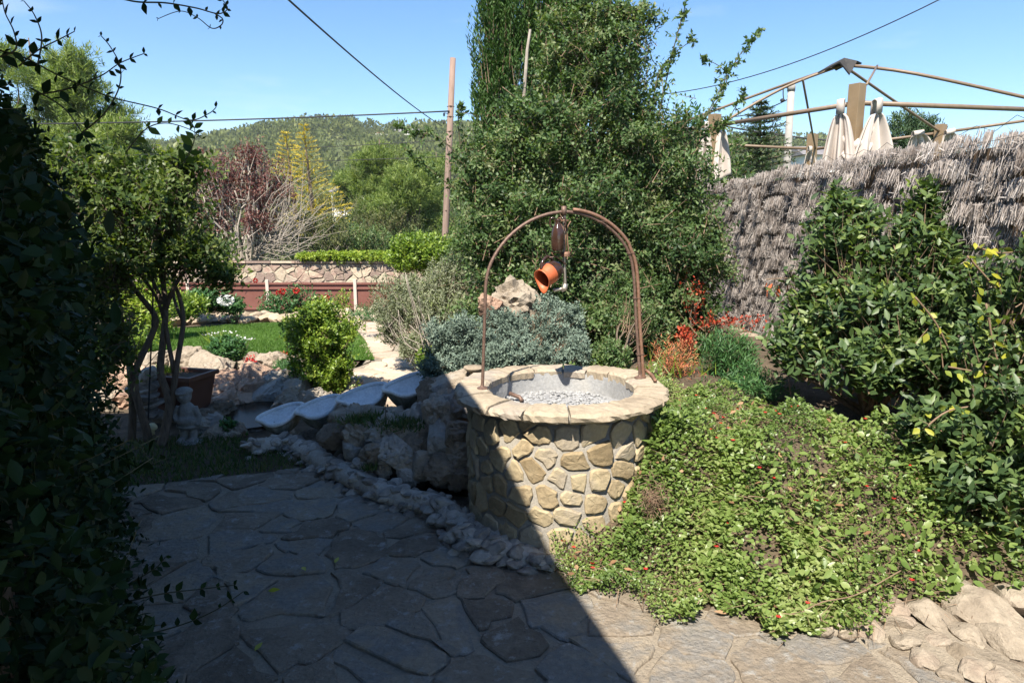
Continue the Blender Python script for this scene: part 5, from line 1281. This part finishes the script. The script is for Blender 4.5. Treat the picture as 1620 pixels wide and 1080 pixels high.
# lower shrub with narrow leaves, red dried plant, red creeper
rng = np.random.default_rng(57)
rs = [shoots(rng, 260, Q(1155, 555, 4.75), (.22, .2, .18), 16, .2, seed=541, up=1.3, half=FR, spread=.8), shoots(rng, 120, Q(1175, 590, 4.5), (.2, .18, .12), 16, .16, seed=542, up=1.2, half=FR), shoots(rng, 70, Q(1210, 610, 4.1), (.18, .15, .07), 14, .12, seed=543, up=.8)]
shrub('narrow_leaf_shrub', 'green bushy shrub with narrow upright leaves before the low wall', 'shrub', rs, .045, .008, T_DIA, LM['rosemary'], (Q(1150, 610, 4.75).x, 4.75, .5), 'twig', .003, .4, None, (.01, .004), 6, 32)
rs = [shoots(rng, 110, Q(1065, 560, 4.75), (.2, .18, .14), 12, .2, seed=551, up=1.0, half=FR)]
shrub('dried_red_plant', 'mass of thin reddish dry stems beside the water pipe', 'plant', rs, .04, .005, T_DIA, LM['strand'], (Q(1065, 600, 4.75).x, 4.75, .5), 'twig', .003, .3, None, (.006, .003), 4, 33)
tag(leaves('green_blades', np.array(Q(1065, 590, 4.65)) + rng.normal(size=(80, 3)) * [.13, .06, .01], unit(rng.normal(size=(80, 3)) * .35 + [0, 0, 1]), rnds(rng, 80), rng.uniform(.1, .24, 80), .007, T_TRI, LM['boxy'], None), 'pale green grass blades among reddish dry stems', 'grass')
rs = [shoots(rng, 26, Q(1100, 480, 5.6), (.12, .12, .28), 8, .16, seed=561, up=.6, half=FR), shoots(rng, 14, Q(1125, 500, 5.5), (.2, .1, .08), 8, .14, seed=562), shoots(rng, 16, Q(1180, 505, 5.9), (.25, .1, .05), 8, .14, seed=563), shoots(rng, 24, Q(1085, 530, 5.4), (.1, .1, .12), 8, .12, seed=564)]
shrub('red_creeper', 'scarlet autumn creeper climbing between tall bush and fence', 'creeper', rs, .030, .020, T_OVAL, LM['redleaf'], (Q(1095, 560, 5.5).x, 5.5, .5), 'twig', .003, .7, None, (.008, .003), 5, 34)
# dead wood and fallen leaves
for i, (pts, lab) in enumerate((([(1165, 670, 3.6), (1195, 690, 3.45), (1213, 712, 3.3)], 'broken brown stick lying on the groundcover'), ([(1262, 972, 2.5), (1300, 952, 2.48), (1355, 940, 2.5), (1425, 902, 2.52)], 'long thin dead twig lying over the border rocks'))):
    tag(MB().tube(smooth_curve([Q(*q) for q in pts], 4), .008 if i == 0 else .0024, 6).build('dead_stick', M['twig'], None, True), lab, 'stick')
fl_ = [((495, 735), (520, 895), (0,)),]
g = np.random.default_rng(17)
spots = [(478, 896, 'yellow', 'curled yellow leaf on shaded paving near joint crossing'), (403, 1029, 'yellow', 'yellow-green leaf fallen on the dark paving by the hedge'), (424, 934, 'yellow', 'thin curled green leaf beside the hedge sprig'), (1073, 963, 'dry', 'greenish brown round leaf at groundcover edge'), (985, 918, 'dry', 'folded red-brown dead leaf where groundcover meets paving'), (1150, 970, 'dry', 'small rusty dead leaf below red flowers'), (1265, 985, 'dry', 'tan dead leaf beside trailing groundcover tip'), (1338, 966, 'dry', 'crumpled rust leaf among the border rocks'), (530, 890, 'yellow', 'narrow yellow leaf lying in a paving joint')]
for i, (px, py, k, lab) in enumerate(spots):
    p = P(px, py, .022); a = g.uniform(0, 6.3)
    o = leaves('fallen_leaf', np.array([p]), np.array([[math.cos(a), math.sin(a), .1]]), np.array([[g.normal() * .3, g.normal() * .3, 1]]), .05, .022, T_LEAF, LM['yellowleaf'] if k == 'yellow' else LM['dry'], None, np.array([g.random()])); tag(o, lab, 'leaf')

# ------------------------------------------------------------------ left: slender tree, hedge, trailing vines
rng = np.random.default_rng(61)
tb = P(255, 712)
tree = empty('slender_tree', (tb.x, tb.y, 0), 'multi-stemmed slender tree with shaded trunks and sunlit leafy top', 'tree')
tk = MB()
for pts, r in ((((208, 700, 4.9), (210, 640, 4.9), (203, 560, 4.9), (190, 500, 4.95), (185, 440, 5.0), (200, 350, 5.1)), (.030, .016)), (((235, 715, 4.85), (232, 680, 4.85), (212, 600, 4.9), (240, 530, 4.95), (245, 500, 5.0), (215, 460, 5.0), (190, 420, 5.0)), (.034, .014)),
               (((248, 740, 4.7), (256, 700, 4.75), (268, 640, 4.8), (254, 590, 4.85), (258, 540, 4.9), (262, 490, 4.95), (258, 440, 5.0), (258, 360, 5.1)), (.036, .016)), (((256, 710, 4.72), (270, 650, 4.8), (280, 575, 4.85), (290, 510, 4.9), (284, 470, 4.95), (275, 440, 5.0), (290, 400, 5.05)), (.026, .010)),
               (((276, 590, 4.85), (268, 550, 4.88), (261, 510, 4.92), (247, 470, 5.0), (220, 430, 5.0)), (.018, .010)), (((262, 490, 4.95), (275, 455, 4.9), (300, 420, 4.9), (340, 390, 4.9)), (.020, .008)), (((258, 480, 4.95), (240, 440, 5.05), (225, 400, 5.1)), (.018, .008)), (((290, 510, 4.9), (275, 470, 5.1), (278, 430, 5.1)), (.012, .008))):
    c_ = smooth_curve([Q(*p) for p in pts], 4); tk.tube(c_, list(np.linspace(r[0], r[1], len(c_))), 8)
tk.build('trunk', M['bark'], tree, True)
def tbl(px, py, y, rx, ry, rz, n, seed, **k): return shoots(rng, n, Q(px, py, y), (rx, ry, rz), 9, .2, seed=seed, half=FR, up=.5, shell=.75, **k)
ts = [tbl(275, 320, 5.0, .36, .45, .30, 210, 601, amp=.35), tbl(200, 310, 5.0, .40, .4, .36, 220, 602, amp=.35), tbl(320, 400, 4.95, .24, .3, .22, 120, 603), tbl(250, 395, 5.0, .40, .35, .20, 200, 604, amp=.3), tbl(170, 430, 4.9, .3, .3, .35, 240, 605), tbl(290, 260, 5.1, .24, .25, .16, 120, 606), tbl(355, 430, 4.9, .14, .2, .10, 60, 607), tbl(150, 270, 5.1, .4, .4, .3, 190, 608), tbl(180, 540, 4.7, .2, .25, .4, 170, 609)]
p_, a_, n_, b_, t_, r_ = cat(*ts); g = np.random.default_rng(18)
tag(leaves('crown', p_, a_, n_, .046 * g.uniform(.7, 1.3, len(p_)), .028 * g.uniform(.7, 1.2, len(p_)), T_OVAL, LM['treeleaf'], tree, r_), kind='stuff')
tag(twigs('twigs', b_, t_, .004, M['bark'], tree, g, .7, tuple(Q(258, 440, 5.0))), kind='stuff')
gs = empty('garden_stake', P(236, 700), 'thin dark stake standing among the trunks', 'stake')
MB().tube([Q(233, 700, 4.95), Q(237, 600, 4.95), Q(241, 500, 4.95), Q(243, 430, 4.95)], .006, 6).build('rod', M['wire'], gs)

# hedge along the left
rng = np.random.default_rng(63)
h0, h1 = Vector((-.69, 1.25, 0)), Vector((-2.42, 4.05, 0))
hs = []
for i in range(13):
    t = i / 12; c = h0.lerp(h1, t); hgt = 1.86 + .12 * math.sin(i * 1.7) + .12 * t
    off = Vector((-.42, -.18, 0))
    for zc, rr in ((.25, .42), (.75, .40), (1.2, .38), (1.55, .36), (hgt - .12, .26)):
        hs.append(shoots(rng, 235, (c.x + off.x + rng.normal() * .04, c.y + off.y, zc), (rr, rr, .40 if zc < 1.5 else .28), 8, .2, seed=700 + i * 7 + int(zc * 4), up=.3, half=unit(np.array([.6, -.6, .2])), shell=.35, amp=.14))
p_, a_, n_, b_, t_, r_ = cat(*hs); g = np.random.default_rng(19)
k = p_[:, 1] > .75; p_, a_, n_, r_ = p_[k], a_[k], n_[k], r_[k]
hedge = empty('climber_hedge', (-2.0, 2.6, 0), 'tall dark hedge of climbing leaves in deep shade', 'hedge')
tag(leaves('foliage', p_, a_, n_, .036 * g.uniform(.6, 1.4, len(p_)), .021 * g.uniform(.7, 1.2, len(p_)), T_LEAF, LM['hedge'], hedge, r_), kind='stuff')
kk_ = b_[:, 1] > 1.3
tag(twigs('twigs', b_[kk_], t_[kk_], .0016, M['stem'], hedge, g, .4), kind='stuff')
cr = MB()
for i in range(13):
    c = h0.lerp(h1, i / 12) + Vector((-.5, -.2, 0)); cr.blob((c.x, c.y, .95), (.26, .26, .95), 2, .15, i)
cr.build('woody_core', M['bark'], hedge, True)
# trailing shoots: stem + paired leaves, each its own thing hanging on the hedge or the porch
def vine(pts, d, label, nleaf, size, seed, r=.003, lm='hedge'):
    g = np.random.default_rng(seed); c = smooth_curve([Q(*p, d) for p in pts], 8)
    o = empty('trailing_shoot', c[0], label, 'vine')
    MB().tube(c, list(np.linspace(r, r * .5, len(c))), 5).build('stem', M['stem'], o, True)
    idx = np.linspace(2, len(c) - 1, nleaf).astype(int); idx = np.repeat(idx, 2); ca = np.array(c)
    pos = ca[idx]; tan = unit(ca[np.minimum(idx + 1, len(c) - 1)] - ca[np.maximum(idx - 1, 0)]); m = len(idx)
    sv = unit(np.cross(tan, np.array([0, -1.0, .2]))) * np.where(np.arange(m) % 2, 1, -1)[:, None]
    kk = g.random(m) < .72
    sz = 1.45 * size * g.uniform(.55, 1.25, m) * np.linspace(1, .5, m)
    for i in np.nonzero(kk)[0]:
        leaves('leaf', pos[i:i + 1], (tan * .6 + sv * .9 + rnds(g, m) * .35)[i:i + 1], (np.array([0, -.8, .5]) + rnds(g, m) * .5)[i:i + 1], sz[i], sz[i] * .58, T_LEAF, LM[lm], o, np.array([g.random()]))
    return o
vine([(170, -8), (215, 3), (262, 5), (310, 13), (345, 22), (360, 14), (352, 0)], 2.3, 'leafy vine shoot dangling from the porch along the sky', 12, .024, 1)
vine([(340, 22), (352, 30), (350, 40), (335, 45), (312, 28), (285, 18), (250, 30)], 2.3, 'curled bare tip of the vine shoot below the porch', 7, .012, 2, .0022)
vine([(0, 80), (40, 92), (90, 118), (135, 138), (180, 155), (250, 172), (300, 190), (330, 180), (342, 170)], 2.4, 'longest vine shoot crossing above the hedge to the right', 14, .026, 3)
vine([(0, 90), (25, 78), (22, 50), (8, 20), (2, -10)], 2.3, 'vine shoot hanging at the frame edge with round dark leaves', 8, .032, 4)
vine([(58, 110), (66, 60), (55, 25), (38, 2)], 2.4, 'upright vine shoot with a bare curved tip', 5, .020, 5)
vine([(30, 105), (60, 80), (95, 62), (118, 50)], 2.4, 'short vine shoot with oval leaves pointing at the pine', 6, .032, 6)
vine([(60, 150), (110, 140), (160, 120), (190, 100), (228, 85)], 2.4, 'vine shoot rising past the pine with small end leaves', 8, .030, 7)
vine([(130, 210), (165, 180), (188, 140), (190, 105), (175, 75), (160, 57)], 2.4, 'arched vine shoot whose tip curls back over the pine', 9, .026, 8)
vine([(50, 140), (100, 170), (130, 210), (150, 240)], 2.4, 'vine shoot drooping down over the hedge top', 7, .034, 9)
vine([(200, 240), (230, 205), (262, 195), (300, 205), (320, 220)], 2.9, 'vine shoot nodding above the slender tree', 9, .034, 10, .003, 'treeleaf')
vine([(290, 260), (305, 230), (308, 205), (300, 190)], 3.6, 'leafy shoot tip standing up from the slender tree', 8, .05, 11, .003, 'treeleaf')
vine([(205, 950), (260, 938), (310, 932), (370, 925)], 2.2, 'low hedge sprig reaching over the paving', 8, .030, 12)
vine([(200, 1010), (280, 990), (340, 965), (385, 935)], 2.15, 'lowest hedge sprig, its bare tip over the paving', 8, .034, 13)
vine([(210, 920), (235, 905), (250, 895), (262, 880)], 2.25, 'upright leafy hedge sprig above the paving', 6, .034, 14)
# ------------------------------------------------------------------ beyond the wall
rng = np.random.default_rng(71)
# purple plum with bare grey branches
def far_blob(px, py, y, rx, ry, rz, n, per, ln, seed, **k): return shoots(rng, n, Q(px, py, y), (rx, ry, rz), per, ln, seed=seed, half=FR, **k)
ps_ = [far_blob(355, 285, 19, .95, .8, .9, 360, 9, .55, 801, shell=.8, up=1), far_blob(410, 290, 19, .8, .7, 1.0, 300, 9, .55, 802, shell=.8, up=1), far_blob(410, 345, 18.8, .55, .6, .55, 190, 9, .5, 803, shell=.8), far_blob(340, 345, 19, .8, .6, .7, 240, 9, .5, 804, shell=.8), far_blob(400, 240, 19, .5, .4, .45, 70, 9, .5, 805, shell=.8, up=1.4), far_blob(450, 300, 19, .45, .4, .6, 70, 9, .4, 806, shell=.9)]
plumb = (Q(395, 430, 19).x, 19.0, float(gz(-7, 19)))
plum = shrub('plum_tree', 'purple-leaved plum tree with bare grey branches behind the stone wall', 'tree', ps_, .10, .042, T_DIA, LM['plum'], plumb, 'bare', .012, .9, None, (.05, .015), 34, 40)
g = np.random.default_rng(41); bb = MB()
for i in range(110):
    a = Q(415 + g.normal() * 22, 395 + g.normal() * 12, 18.7); b = Q(470 + g.normal() * 30, 330 + g.normal() * 32, 18.6); k = a.lerp(b, g.uniform(.3, .6)) + Vector(g.normal(size=3) * .2)
    bb.tube([a, k, b], [.011, .007, .003], 4)
bb.build('bare_branches', M['bare'], plum)
# golden conifer: stacked drooping branches
gc = Q(470, 420, 25); gold = empty('golden_conifer', (gc.x, 25, float(gz(gc.x, 25))), 'golden-tipped conifer with layered branches behind the plum tree', 'tree')
P0, A0, N0, R0 = [], [], [], []
ztop = Q(478, 200, 25).z; zbot = 1.0
tops = [(Q(480, 200, 25), 0), (Q(452, 212, 25.4), .4)]
bm_ = MB()
for apx_, dd in tops:
    axis_b = Vector((apx_.x + .25, apx_.y, zbot)); bm_.tube([axis_b, apx_], [.12, .01], 6)
    for j in range(26 if dd == 0 else 11):
        t = j / (25 if dd == 0 else 24); z = apx_.z - t * (apx_.z - zbot); R = .12 + t * 1.6
        for q in range(9):
            a = g.uniform(0, 6.3); L = R * g.uniform(.75, 1.05); s0 = Vector((apx_.x + .25 * t, apx_.y, z)); d = Vector((math.cos(a), math.sin(a) * .9, .18 + .15 * (1 - t)))
            n = int(6 + L * 13)
            for w in range(n):
                f = (w + g.random()) / n; p = s0 + d * L * f; P0.append(p); A0.append(d * 1.0 + Vector(g.normal(size=3) * .35)); N0.append(Vector((g.normal() * .3, -.4, 1))); R0.append(np.clip(.1 + .75 * f + g.normal() * .15, 0, 1))
bm_.build('trunk', M['bark'], gold)
tag(leaves('crown', np.array(P0), np.array(A0), np.array(N0), .13, .028, T_DIA, LM['gold'], gold, np.array(R0)), kind='stuff')
# pines
def pine(px, pyt, pyb, y, rx, n, label, seed, lm='pine', name='pine_tree', lens=.30):
    g = np.random.default_rng(seed); t = Q(px, pyt, y); b = Q(px, pyb, y); base = Vector((b.x, y, float(gz(b.x, y)))); H = t.z - b.z
    o = empty(name, base, label, 'tree'); sets = []; tg = []
    for i in range(n):
        f = (i + .5) / n; a = g.uniform(0, 6.3); R = rx * (1 - .55 * f) * g.uniform(.25, .75)
        c = (t.x + math.cos(a) * R, y + math.sin(a) * R, b.z + H * (.06 + .86 * f)); rr = rx * g.uniform(.28, .45)
        sets.append(shoots(g, int(100), c, (rr, rr, rr * .62), 12, lens, seed=seed + i, up=.9, half=FR, spread=.8, shell=.6)); tg.append(Vector(c))
    p, a_, n_, b_, t_, r = cat(*sets)
    tag(leaves('crown', p, a_, n_, lens * .62 * g.uniform(.6, 1.2, len(p)), lens * .10, T_DIA, LM[lm], o, r), kind='stuff')
    limbs(g, (base.x, base.y, base.z), tg[::2], .05 + H * .006, .02).build('limbs', M['bark'], o, True)
    MB().tube([base - Vector((0, 0, .3)), Vector((t.x, y, base.z + (t.z - base.z) * .5)), t], [.07 + H * .012, .05 + H * .008, .03], 8).build('trunk', M['bark'], o, True)
pine(130, 78, 300, 34, 3.0, 26, 'tall rounded pine rising behind the hedge', 900, lens=.5)
pine(45, 60, 300, 38, 3.2, 20, 'second pine almost hidden behind the dark hedge', 930, lens=.5)
pine(190, 185, 330, 30, 2.4, 18, 'lower pine at the shoulder of the tall one', 950, lens=.45)
pine(600, 220, 420, 42, 3.3, 26, 'light green pine on the slope nearest the utility pole', 960, lens=.5)
pine(655, 250, 420, 36, 2.6, 22, 'pine half hidden behind the utility pole', 990, lens=.45)
pine(560, 262, 430, 52, 3.0, 18, 'pine standing beside the small grey-roofed house', 1020, lens=.55)
pine(690, 240, 420, 48, 3.6, 20, 'pine between utility pole and tall bush', 1050, lens=.5)
pine(1440, 178, 330, 20, 1.5, 14, 'dark conifer behind the right gazebo post', 1080, 'fir', 'fir_tree', .3)
# fir beyond the fence with open tiers
def fir(px, pyt, pyb, y, rx, label, seed):
    g = np.random.default_rng(seed); t = Q(px, pyt, y); b = Q(px, pyb, y); o = empty('fir_tree', (t.x, y, float(gz(t.x, y))), label, 'tree'); H = t.z - b.z
    P0, A0, R0 = [], [], []; br = MB(); br.tube([Vector((t.x, y, float(gz(t.x, y)))), t], [.12, .012], 6)
    for j in range(15):
        f = j / 14; z = t.z - .05 - f * H; R = .12 + rx * f ** .8
        for q in range(8):
            a = q * .785 + g.uniform(-.3, .3); d = Vector((math.cos(a), math.sin(a), .16)); L = R * g.uniform(.75, 1.1); s0 = Vector((t.x, y, z)); br.tube([s0, s0 + d * L], [.012, .004], 4)
            n = int(20 + L * 70)
            for w in range(n):
                fr_ = g.random(); sd = g.choice([-1, 1]); p = s0 + d * L * fr_ + Vector((-d.y, d.x, 0)) * sd * (1 - fr_) * L * .3 * g.random(); P0.append(p); A0.append(d * .6 + Vector((-d.y, d.x, 0)) * sd * .7 + Vector(g.normal(size=3) * .3)); R0.append(g.random())
    br.build('trunk', M['bark'], o); A0 = np.array(A0)
    tag(leaves('crown', np.array(P0), A0, rnds(g, len(A0)) * .3 + [0, -.2, 1], .10, .03, T_DIA, LM['fir'], o, np.array(R0)), kind='stuff')
fir(1205, 160, 300, 14.0, 1.0, 'open-tiered dark fir behind the fence and gazebo', 1100)
# scrub just behind the wall
sc = [(500, 370, 20, 1.2, .7, 'brownish scrub bush behind the creeper'), (560, 380, 21, 1.2, .6, 'olive scrub bush left of the bright shrub'), (610, 365, 24, 1.5, .9, 'grey-green scrub below the pines'), (330, 395, 18, .8, .5, 'dark scrub at the foot of the plum tree'), (520, 340, 28, 1.6, 1.0, 'dry scrub below the golden conifer'), (280, 370, 19, 1.4, 1.0, 'green scrub behind the slender tree'), (200, 350, 20, 2.0, 1.6, 'dense scrub behind the hedge'), (640, 385, 24, 1.4, .6, 'leafy scrub beside the utility pole'), (745, 350, 24, 1.2, 1.5, 'leafy scrub filling the gap by the cypress'), (1140, 300, 12, .6, 1.0, 'green shrub top behind the fence end'), (1085, 240, 11, .5, .8, 'bright conifer-like shrub left of the curtains'), (90, 420, 14, 2.0, 1.6, 'dark green scrub beyond the hedge end')]
for i, (px, py, y, rx, rz, lab) in enumerate(sc):
    c = Q(px, py, y); s = shoots(np.random.default_rng(1200 + i), int(240 * rx), c, (rx, rx * .8, rz), 10, .35, seed=1200 + i, up=.9, half=FR)
    shrub('scrub_bush', lab, 'bush', [s], .10 + y * .001, .04, T_DIA, LM['scrub' if i in (0, 4, 2) else 'bush' if i != 10 else 'rosemary'], (c.x, y, float(gz(c.x, y))), 'bare' if i in (0, 4) else 'twig', .008, .5, None, (.03, .01), 6, 1200 + i)

# wooded hill: nobody could count these
g = np.random.default_rng(81)
N = 5200
ty = 70 + 350 * g.random(N) ** .85; az = np.where(g.random(N) < .7, g.uniform(-.62, -.02, N), g.uniform(.2, .72, N)); tx = ty * az
clear = np.ones(N, bool)
for hx, hy_, hw_ in ((540, 320, 13), (602, 370, 16), (645, 372, 20), (575, 366, 9), (572, 110, 40), (250, 360, 9)):   # glades where the houses stand
    hpx = (tx / ty) * 1120 + 810; clear &= ~((np.abs(hpx - hx) < hw_ + 900 / ty) & (ty < hy_ + 8) & (ty > hy_ - (70 if hy_ > 300 else 30)))
tz = gz(tx, ty); R = g.uniform(1.8, 3.6, N) * np.where(ty < 110, .8, 1) * np.where(clear, 1, .38)
per = 52
u = rnds(g, N * per).reshape(N, per, 3); u[..., 1] = -np.abs(u[..., 1]) * np.where(g.random((N, per)) < .8, 1, -1)
rr = g.uniform(.75, 1.08, (N, per)); cen = np.stack([tx, ty, tz + R * 1.15], 1)
pos = cen[:, None] + u * rr[..., None] * np.stack([R, R, R * 1.25], 1)[:, None]
ax = unit(u * .6 + rnds(g, N * per).reshape(N, per, 3) * .6 + [0, 0, .5]); nr = unit(u + rnds(g, N * per).reshape(N, per, 3) * .5)
tone = np.clip(g.normal(.5, .22, N)[:, None] + g.normal(0, .14, (N, per)), 0, 1)
sz = (R[:, None] * g.uniform(.32, .62, (N, per))).ravel()
tag(leaves('forest', pos.reshape(-1, 3), ax.reshape(-1, 3), nr.reshape(-1, 3), sz, sz * .7, T_DIA, LM['forest'], None, tone.ravel()), 'pine wood covering the far hillside', 'forest', kind='stuff')

# houses on the hill
def house_far(px, py, y, w, h, d, yaw, wallm, roofm, label, flat=False, nwin=3):
    c = Q(px, py, y); o = empty('far_house', (c.x, c.y, c.z - h), label, 'house', None)
    Rm = Matrix.Translation((c.x, c.y, c.z - h)) @ Matrix.Rotation(yaw, 4, 'Z')
    m = MB().box((0, 0, h / 2 - 2), (w, d, h + 4)); m.v = [tuple(Rm @ Vector(q)) for q in m.v]; m.build('wall', M[wallm], o)
    if flat: m = MB().box((0, 0, h + .15), (w + .4, d + .4, .3))
    else: m = MB().add([(-w / 2 - .4, -d / 2 - .4, h), (w / 2 + .4, -d / 2 - .4, h), (w / 2 + .4, d / 2 + .4, h), (-w / 2 - .4, d / 2 + .4, h), (-w / 2 - .4, 0, h + d * .28), (w / 2 + .4, 0, h + d * .28)], [[0, 1, 5, 4], [2, 3, 4, 5], [1, 2, 5], [3, 0, 4], [3, 2, 1, 0]])
    m.v = [tuple(Rm @ Vector(q)) for q in m.v]; m.build('roof', M[roofm], o)
    for k in range(nwin):
        x = (k + .5) / nwin * w - w / 2; m = MB().box((x, -d / 2 - .02, h * .55), (w / nwin * .35, .1, h * .35)); m.v = [tuple(Rm @ Vector(q)) for q in m.v]; m.build('window', M['window'], o)
house_far(540, 251, 320, 6, 3, 5, .3, 'white', 'tile', 'distant house with orange tiled roof among the hill pines')
house_far(602, 212, 370, 10, 5, 8, .2, 'white', 'tile', 'white house on the ridge, the middle one of three', True)
house_far(645, 212, 372, 14, 6, 9, -.2, 'white', 'greyroof', 'pale house on the ridge beside the utility pole')
house_far(575, 214, 366, 5, 4, 6, .1, 'white', 'greyroof', 'small white house at the left end of the ridge row', True, 2)
house_far(572, 304, 110, 7, 2.6, 6, -.5, 'white', 'greyroof', 'grey-roofed white house low on the wooded slope')
house_far(1288, 248, 60, 3.2, 1.6, 3, .1, 'white', 'greyroof', 'grey low building glimpsed behind the gazebo curtains')
house_far(250, 236, 360, 7, 4, 6, .2, 'white', 'tile', 'tiny white house left of the plum tree top', True, 2)

# the air between here and the hill
hz = bpy.data.materials.new('haze_air'); hz.use_nodes = True; hz.node_tree.nodes.clear()
ho = hz.node_tree.nodes.new('ShaderNodeOutputMaterial'); hv = hz.node_tree.nodes.new('ShaderNodeVolumePrincipled')
hv.inputs['Color'].default_value = (.93, .96, 1.0, 1); hv.inputs['Density'].default_value = .00028; hv.inputs['Anisotropy'].default_value = .2
hz.node_tree.links.new(hv.outputs[0], ho.inputs['Volume'])
hzo = MB().box((0, 685, -10), (2440, 1470, 180)).build('haze', hz); tag(hzo, 'thin pale haze in the air over garden and hill', 'haze', kind='stuff')
